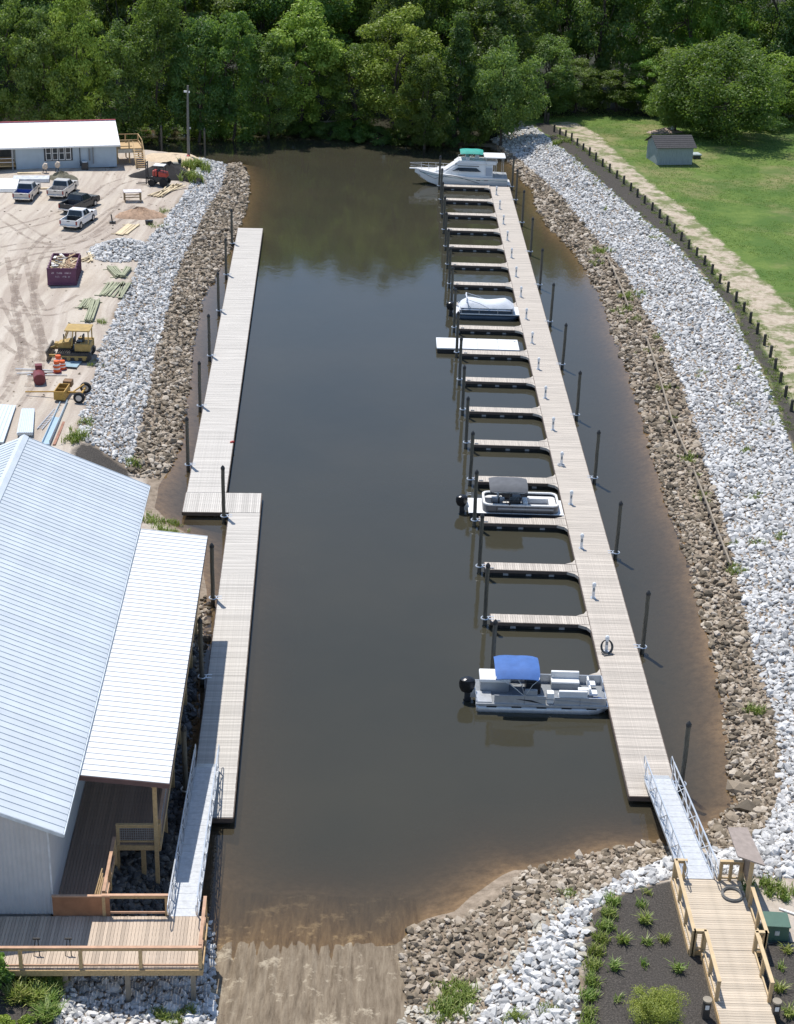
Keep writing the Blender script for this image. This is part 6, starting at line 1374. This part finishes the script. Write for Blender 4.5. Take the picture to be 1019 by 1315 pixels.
# tyre tracks pressed into the sand
t = NT('tyre_track_dirt'); c_ = t.coord(1, 'Object'); d_ = t.n('ShaderNodeBsdfDiffuse', Color=(.34, .28, .235, 1)); tr_ = t.n('ShaderNodeBsdfTransparent'); mx_ = t.n('ShaderNodeMixShader')
t.l(t.math('MULTIPLY', t.ramp(t.noise(c_, .8, 6, .75), [(.40, (0, 0, 0)), (.62, (1, 1, 1))]), .6), mx_.inputs[0]); t.l(tr_.outputs[0], mx_.inputs[1]); t.l(d_.outputs[0], mx_.inputs[2]); t.l(mx_.outputs[0], t.out.inputs[0])
q = random.Random(12); b = MB()
for path, wide in (([(20, 330), (30, 380), (40, 440), (20, 500)], .55), ([(5, 320), (40, 315), (90, 310), (150, 270), (195, 245)], .4), ([(0, 345), (45, 330), (100, 318), (160, 285), (205, 262)], .4), ([(-10, 300), (50, 285), (110, 262), (150, 235), (200, 222)], .35), ([(45, 400), (30, 360), (45, 325), (70, 300)], .5), ([(-5, 420), (30, 450), (70, 462)], .5), ([(55, 470), (40, 430), (30, 390), (36, 350)], .6), ([(0, 275), (60, 310), (120, 300), (165, 262)], .35), ([(10, 520), (40, 470), (30, 420), (10, 380)], .45), ([(110, 380), (70, 400), (40, 400), (0, 390)], .4)):
    pts = [PG(*a) for a in path]; sm = []
    for i in range(len(pts) - 1):
        p0, p1, p2, p3 = pts[max(i - 1, 0)], pts[i], pts[i + 1], pts[min(i + 2, len(pts) - 1)]
        for k in range(14):
            f = k / 14; sm.append(.5 * (2 * p1 + (p2 - p0) * f + (2 * p0 - 5 * p1 + 4 * p2 - p3) * f * f + (3 * p1 - p0 - 3 * p2 + p3) * f ** 3))
    for off in (-.85, .85):
        rows = []
        for i in range(len(sm)):
            d = (sm[min(i + 1, len(sm) - 1)] - sm[max(i - 1, 0)]).normalized(); n_ = Vector((-d.y, d.x, 0)); rows.append([sm[i] + n_ * (off - wide / 2), sm[i] + n_ * (off + wide / 2)])
        allp = np.array([[p.x, p.y] for r_2 in rows for p in r_2]); zz = terrain(allp)[0]
        vs = [(p[0], p[1], z + .03) for p, z in zip(allp, zz)]; b.add(vs, [(2 * i, 2 * i + 1, 2 * i + 3, 2 * i + 2) for i in range(len(rows) - 1)])
o = b.build('tyre_tracks', t.m); o['kind'] = 'stuff'; tag(o, 'brown tyre tracks crossing the sandy lot', 'tracks')
# ------------------------------------------------------------------ right side: shed, posts, edging
SHW = mat('shed_grey_boards', (.27, .31, .33), .85, var=.2, scale=2, streak=(6, 6, .5)); SHR = mat('dark_shingles', (.05, .048, .05), .9, var=.3, scale=6, bump=.4)
p = PG(843, 212); pe = PG(888, 212.5); w = (pe - p).length; an = math.atan2(pe.y - p.y, pe.x - p.x) ; t = thing('shed', 'small grey shed with dark gable roof on the lawn', 'shed', p, an); D_, H_ = 4.2, 2.35
nb = int(w / .3)
for k in range(nb): MB().box(k * w / nb + .004, (k + 1) * w / nb - .004, 0, .04, 0, H_).build('wall_board', SHW, t)
MB().box(.0, w, .05, .1, 0, H_).box(w - .05, w, .1, D_, 0, H_).box(0, w, D_ - .05, D_, 0, H_).build('wall', SHW, t)
MB().prism_x([(.05, 0), (D_, 0), (D_, H_), (D_ / 2, H_ + 1.0), (.05, H_)], 0, .06).build('gable_wall', SHW, t); MB().prism_x([(.05, H_), (D_, H_), (D_ / 2, H_ + 1.0)], w - .06, w - .001).build('gable', SHW, t)
for s in (0, 1):
    y0, y1 = (-.35, D_ / 2) if s == 0 else (D_ + .35, D_ / 2)
    for k in range(7):
        f0, f1 = k / 7, (k + 1) / 7; za, zb = H_ - .15 + 1.2 * f0, H_ - .15 + 1.2 * f1
        ya, yb = y0 + (y1 - y0) * f0, y0 + (y1 - y0) * f1
        pts = [(-.35, ya, za), (w + .35, ya, za), (w + .35, yb, zb - .03), (-.35, yb, zb - .03)]
        MB().hexa([(x, y, z) for x, y, z in pts], [(x, y, z + .07) for x, y, z in pts]).build('shingle_course', SHR, t)
MB().box(.55, 1.35, D_ - .0, D_ + .04, .05, 2.0).build('door', mat('shed_door', (.2, .23, .25), .8), t); MB().box(w - .0, w + .06, .2, .9, .0, 1.4).build('leaning_board', SHW, t)
p = PG(893, 203); t = thing('stone_step', 'low pale platform on dark blocks beside the shed', 'platform', p, an); MB().box(-.6, .6, -.6, .9, .45, .6).build('top', mat('pale_slab', (.35, .4, .4), .8), t); MB().box(-.5, .5, -.5, .8, 0, .45).build('block', BDARK, t)
heap('rubbish_heap', 'brown and white rubbish heap on the grass behind the shed', 'heap', (855, 170), 1.6, .7, mat('rubbish', (.35, .27, .22), .9, var=.6, scale=3, bump=.5), 6, 1.8); heap('white_bags', 'white bag heap on the grass behind the shed roof', 'heap', (862, 170), .7, 1.0, WFR, 7)
POST = mat('dark_bollard', (.052, .048, .038), .8, var=.3, scale=5, rnd=.15)
line = [PG(*q, 2.5) for q in [(701, 162), (713, 170), (760, 203), (800, 236), (850, 283), (900, 336), (950, 394), (985, 450), (1013, 522), (1040, 590)]]
seg = [0]
for a, c in zip(line[:-1], line[1:]): seg.append(seg[-1] + (c - a).length)
k = 0; s = 4.0
while s < seg[-1]:
    i = max(j for j in range(len(seg) - 1) if seg[j] <= s); q = line[i].lerp(line[i + 1], (s - seg[i]) / (seg[i + 1] - seg[i])); z = ground_z(q.x, q.y)
    t = thing('bollard_post', f'short dark timber post beside the dirt track, {ordw(k + 1)} counted from the far end', 'post', (q.x, q.y, z), random.uniform(0, 6), 'row of posts along the dirt track'); hh = random.uniform(.92, 1.08)
    MB().tube([(0, 0, -.3), (random.uniform(-.03, .03), random.uniform(-.03, .03), hh)], [.14, .135], 10).build('shaft', POST, t, smooth=True); MB().tube([(0, 0, hh - .02), (0, 0, hh + .05)], [.145, .1], 10).build('top', POST, t, smooth=True)
    k += 1; s += 3.2
p = PG(699, 158); t = thing('sign_post', 'tall dark post with a crosspiece where the track meets the rocks', 'post', p); MB().tube([(0, 0, -.3), (0, 0, 2.4)], .16, 8).build('shaft', POST, t); MB().box(-.3, .3, -.12, .12, 2.0, 2.35).build('board', mat('old_board', (.12, .10, .08), .8), t); MB().box(.25, .65, -.1, .1, 0, 1.5).build('side_post', POST, t)
# timber edging along the gravel strip
EDGE = mat('edging_timber', (.25, .21, .16), .88, var=.3, scale=4, streak=(3, 3, 3))
for n_, (lab, pts) in enumerate((('upper', [(779, 333), (788, 352), (798, 376), (806, 398)]), ('middle', [(830, 440), (842, 475), (852, 510), (862, 545), (873, 570), (882, 590)]), ('lower', [(890, 610), (906, 650), (918, 682), (927, 705), (937, 731)]))):
    q = [PG(*a, 1.0) for a in pts]; t = thing('timber_edging', f'{lab} run of weathered timber edging in the right rock bank', 'edging')
    for a, c in zip(q[:-1], q[1:]):
        MB().beam(a + Vector((0, 0, .3)), c + Vector((0, 0, .3)), .12, .3).build('board', EDGE, t)
        for f in (.1, .5, .9):
            m_ = a.lerp(c, f); MB().box(m_.x - .22, m_.x - .08, m_.y - .08, m_.y + .08, m_.z - .3, m_.z + .42).build('stake', mat('dark_stake', (.06, .05, .045), .85), t)

# ------------------------------------------------------------------ bottom right deck
PDECK = mat('yellow_pine_deck', (.51, .43, .33), .78, var=.16, scale=3, rnd=.13, bump=.2, streak=(1, 8, 1))
dk = thing('timber_deck', 'yellow pine deck leading to the right gangway', 'deck')
plank_run(dk, 13.9, 17.0, 53.0, 57.72, 2.5, 'v', .147, (PDECK, PDECK), 99, seed=31); plank_run(dk, 14.42, 16.62, 44.5, 52.98, 2.5, 'v', .147, (PDECK, PDECK), 99, seed=32)
MB().box(13.86, 13.9, 53, 57.7, 2.2, 2.46).box(17.0, 17.04, 53, 57.7, 2.2, 2.46).box(13.9, 17.0, 57.7, 57.74, 2.2, 2.46).box(13.9, 14.38, 52.95, 52.99, 2.2, 2.46).box(16.66, 17, 52.95, 52.99, 2.2, 2.46).box(14.38, 14.42, 44.5, 52.98, 2.2, 2.46).box(16.62, 16.66, 44.5, 52.98, 2.2, 2.46).build('rim_joist', PINE, dk)
for x in (14.05, 15.4, 16.8):
    for y in (57.4, 55.2, 53.2): MB().box(x - .09, x + .09, y - .09, y + .09, min(ground_z(x, y), 2.2) - .4, 2.2).build('support_post', PINE, dk)
PM = (mat('railing_pine', (.46, .33, .18), .75, var=.15, rnd=.1), mat('cap_pine', (.55, .41, .235), .7, var=.12, rnd=.08))
railing('pine railing along the left side of the wide right deck', [(13.97, 52.95), (13.97, 57.7)], post=1.6, mats=PM, cap=.16)
railing('short pine railing left of the right gangway head', [(14.05, 57.72), (14.42, 57.72)], post=.4, mats=PM, cap=.16); railing('short pine railing right of the right gangway head', [(16.05, 57.72), (16.95, 57.72)], post=.5, mats=PM, cap=.16)
railing('pine railing on the right side of the wide right deck behind the kiosk', [(17.05, 52.95), (17.05, 55.9)], post=1.5, mats=PM, cap=.16)
railing('short pine railing stepping in on the left of the deck', [(14.05, 52.95), (14.42, 52.95)], post=.4, mats=PM, cap=.16); railing('short pine railing stepping in on the right of the deck', [(16.66, 52.95), (17.0, 52.95)], post=.5, mats=PM, cap=.16)
railing('pine railing on the left of the narrow near deck', [(14.47, 52.9), (14.47, 49.9)], post=1.6, mats=PM, cap=.16); railing('pine railing on the right of the narrow near deck', [(16.62, 52.9), (16.62, 49.9)], post=1.6, mats=PM, cap=.16)
kt = thing('notice_kiosk', 'timber notice kiosk with tilted brown roof on the right deck', 'kiosk', (17.08, 57.2, 0)); BRF = mat('kiosk_roof', (.32, .265, .23), .85, var=.15, scale=4, bump=.3)
for y in (-.62, .62): MB().box(-.08, .08, y - .08, y + .08, 1.9, 4.5).build('post', PM[0], kt)
MB().box(-.03, .03, -.54, .54, 3.1, 4.3).build('board', mat('kiosk_board', (.22, .17, .13), .8), kt); MB().box(-.05, .05, -.54, .54, 4.3, 4.4).box(-.05, .05, -.54, .54, 3.0, 3.1).build('board_frame', PM[0], kt)
ra, rb_, rc, rd = [P(*q) for q in ((947, 1101, 4.75), (982, 1113, 4.5), (959, 1064, 4.5), (934, 1064, 4.75))]
MB().hexa([Vector((q.x - 17.08, q.y - 57.2, q.z)) for q in (ra, rb_, rc, rd)], [Vector((q.x - 17.08, q.y - 57.2, q.z + .07)) for q in (ra, rb_, rc, rd)]).build('roof', BRF, kt)
for y in (-.7, .7): MB().beam((-.45, y * .8, 4.62), (.2, y * .8, 4.5), .06, .1).build('roof_bracket', PM[0], kt)
b = MB()
for k in range(5): b.tube([(16.42 + (.40 + .035 * (k % 3)) * math.cos(a), 56.65 + (.42 + .035 * (k % 3)) * math.sin(a), 2.54 + .04 * (k // 2)) for a in np.linspace(0, 6.283, 25)[:-1]], .03, 6, closed=True)
tag(b.build('pipe_coil', mat('grey_pipe', (.16, .16, .155), .6), smooth=True), 'coil of grey pipe lying on the deck under the kiosk', 'pipe coil')
GBX = mat('green_cabinet', (.075, .14, .10), .5, var=.1); p = PG(994, 1200, 2.3); t = thing('utility_cabinet', 'green electrical cabinet beside the right deck railing', 'cabinet', p, -.05)
MB().hexa([(-.52, -.45, 0), (.52, -.45, 0), (.52, .5, 0), (-.52, .5, 0)], [(-.5, -.38, .75), (.5, -.38, .75), (.5, .48, .75), (-.5, .48, .75)]).build('body', GBX, t, bevel=.02); MB().box(-.54, .54, -.48, .52, .75, .82).build('lid', GBX, t, bevel=.02); MB().box(-.1, .1, -.44, -.40, .3, .52).build('warning_label', mat('label_grey', (.55, .55, .52), .6), t); MB().box(-.62, .62, -.6, .6, -.05, .04).build('pad', mat('pad_dark', (.05, .08, .065), .7), t)
p2 = PG(1000, 1168, 2.4); tag(MB().tube([(0, 0, .05), (.6, -.35, .06), (1.4, -.9, .05)], .05, 8).build('white_conduit', WPLAST, None, p2, smooth=True), 'white plastic conduit beside the green cabinet', 'conduit')
p2 = PG(1000, 1213, 2.4); tag(MB().tube([(-.7, -.1, .03), (-.2, .05, .05), (.5, .1, .05), (1.2, .05, .03)], .035, 6).build('black_cable', BDARK, None, p2, smooth=True), 'black cable on the mulch below the green cabinet', 'cable')
for x, y, lab in ((905, 1306, 'left'), (994, 1308, 'right')):
    p = PG(x, y, 2.3); t = thing('bollard_light', f'dark bollard light at the {lab} side of the near deck end', 'bollard light', p); q = mat('bollard_dark', (.06, .052, .045), .7, var=.25)
    MB().box(-.14, .14, -.14, .14, 0, .85).build('post', q, t, bevel=.015); MB().cyl(0, 0, .85, .93, .19, 14).build('cap', mat('bollard_cap', (.28, .24, .18), .7), t); MB().box(-.08, .08, -.15, -.138, .5, .72).build('lens', WFR, t)

# plants in the bed
def plant(name, label, cat, px, n, h, spread, lean, m='grass', seed=0, wid=.03, group=None, z=2.2):
    p = PG(*px, z); r = np.random.default_rng(seed); V, Fc, T = blades(np.zeros((1, 3)), np.array([h]), n, np.array([spread]), lean, r, wid)
    return tag(link(name, npmesh(name, V, Fc, LEAF[m], T), None, p), label, cat, group)
cl = [(828, 1184), (823, 1164), (831, 1148), (799, 1210), (830, 1212), (827, 1240), (789, 1244), (852, 1208), (793, 1284), (871, 1246), (1001, 1272), (1003, 1243), (1013, 1304), (1010, 1222), (985, 1150), (961, 1150), (1008, 1156)]
for i, c in enumerate(cl):
    nm = 'left of the pine deck' if c[0] < 900 else 'right of the pine deck'
    plant('grass_clump', f'ornamental grass clump in the dark bed {nm}, {ordw(i + 1)} planted', 'grass clump', c, [90, 60, 36][i % 3], [.40, .32, .26][i % 3] * (1.2 if i in (0, 5, 10) else 1), .1, 1.3, 'grass', 200 + i, .03, 'clumps in the mulch bed')
bd = [(786, 1160), (781, 1176), (777, 1192), (771, 1208), (765, 1224), (761, 1242), (759, 1262), (757, 1282), (755, 1304), (754, 1322)]
for i, c in enumerate(bd): plant('border_grass', f'green border grass tuft along the white stones, {ordw(i + 1)} from the far end', 'grass', c, 150, .40, .16, .9, 'grass', 260 + i, .03, 'border grass of the mulch bed')
def shrub(label, px, R, h, m, seed, clumps=26, per=110, size=.12, z=2.2):
    p = PG(*px, z); r = np.random.default_rng(seed); d = r.normal(size=(clumps, 3)); d /= np.linalg.norm(d, axis=1, keepdims=True); d *= r.uniform(.3, 1, (clumps, 1)); cent = np.stack([d[:, 0] * R, d[:, 1] * R, h * .55 + d[:, 2] * h * .42], 1)
    V, Fc, T = leaves(cent, R * r.uniform(.16, .42, clumps), per, size, r, .5); t = thing('shrub', label, 'shrub', p); link('foliage', npmesh('foliage', V, Fc, LEAF[m], T), t)
    b = MB()
    for k in range(7): b.tube([(0, 0, -.1), tuple(cent[k] * .5), tuple(cent[k])], [.03, .02, .008], 5)
    b.build('stem', BARK, t); return t
shrub('feathery lime green shrub in the dark bed at the bottom edge', (842, 1318), 1.25, 1.7, 'lime', 301, 60, 300, .055)
shrub('bushy green shrub at the bottom left corner below the boardwalk', (6, 1322), .5, .6, 'bright', 302); shrub('dark leafy shrub under the left boardwalk railing', (6, 1262), .45, .8, 'mid', 303); shrub('low green shrub beside the white stones at bottom left', (34, 1316), .3, .35, 'bright', 304); shrub('tall leafy shrub reaching over the railing at the left picture edge', (-8, 1275), .6, 2.6, 'bright', 305)
for i, c in enumerate([(66, 1256), (64, 1272), (62, 1290), (60, 1308), (52, 1262), (36, 1258), (22, 1282), (45, 1285)]): plant('border_grass', f'long green grass tuft beside the bottom left stones, {ordw(i + 1)} from the boardwalk', 'grass', c, 300, .6, .2, 1.2, 'grass', 320 + i, .025, 'grass tufts below the boardwalk', 2.0)
for i, c in enumerate([(757, 1197), (745, 1218), (748, 1228)]):
    o = link('pale_boulder', npmesh('pale_boulder', SHAPES[i + 3], IF, stone_mat('pale_boulder', TAN, False))); o.location = PG(*c, 2) + Vector((0, 0, .1)); o.scale = (.32, .26, .22); tag(o, f'pale boulder at the bed edge, {ordw(i + 1)} from the far side', 'boulder', 'pale boulders')
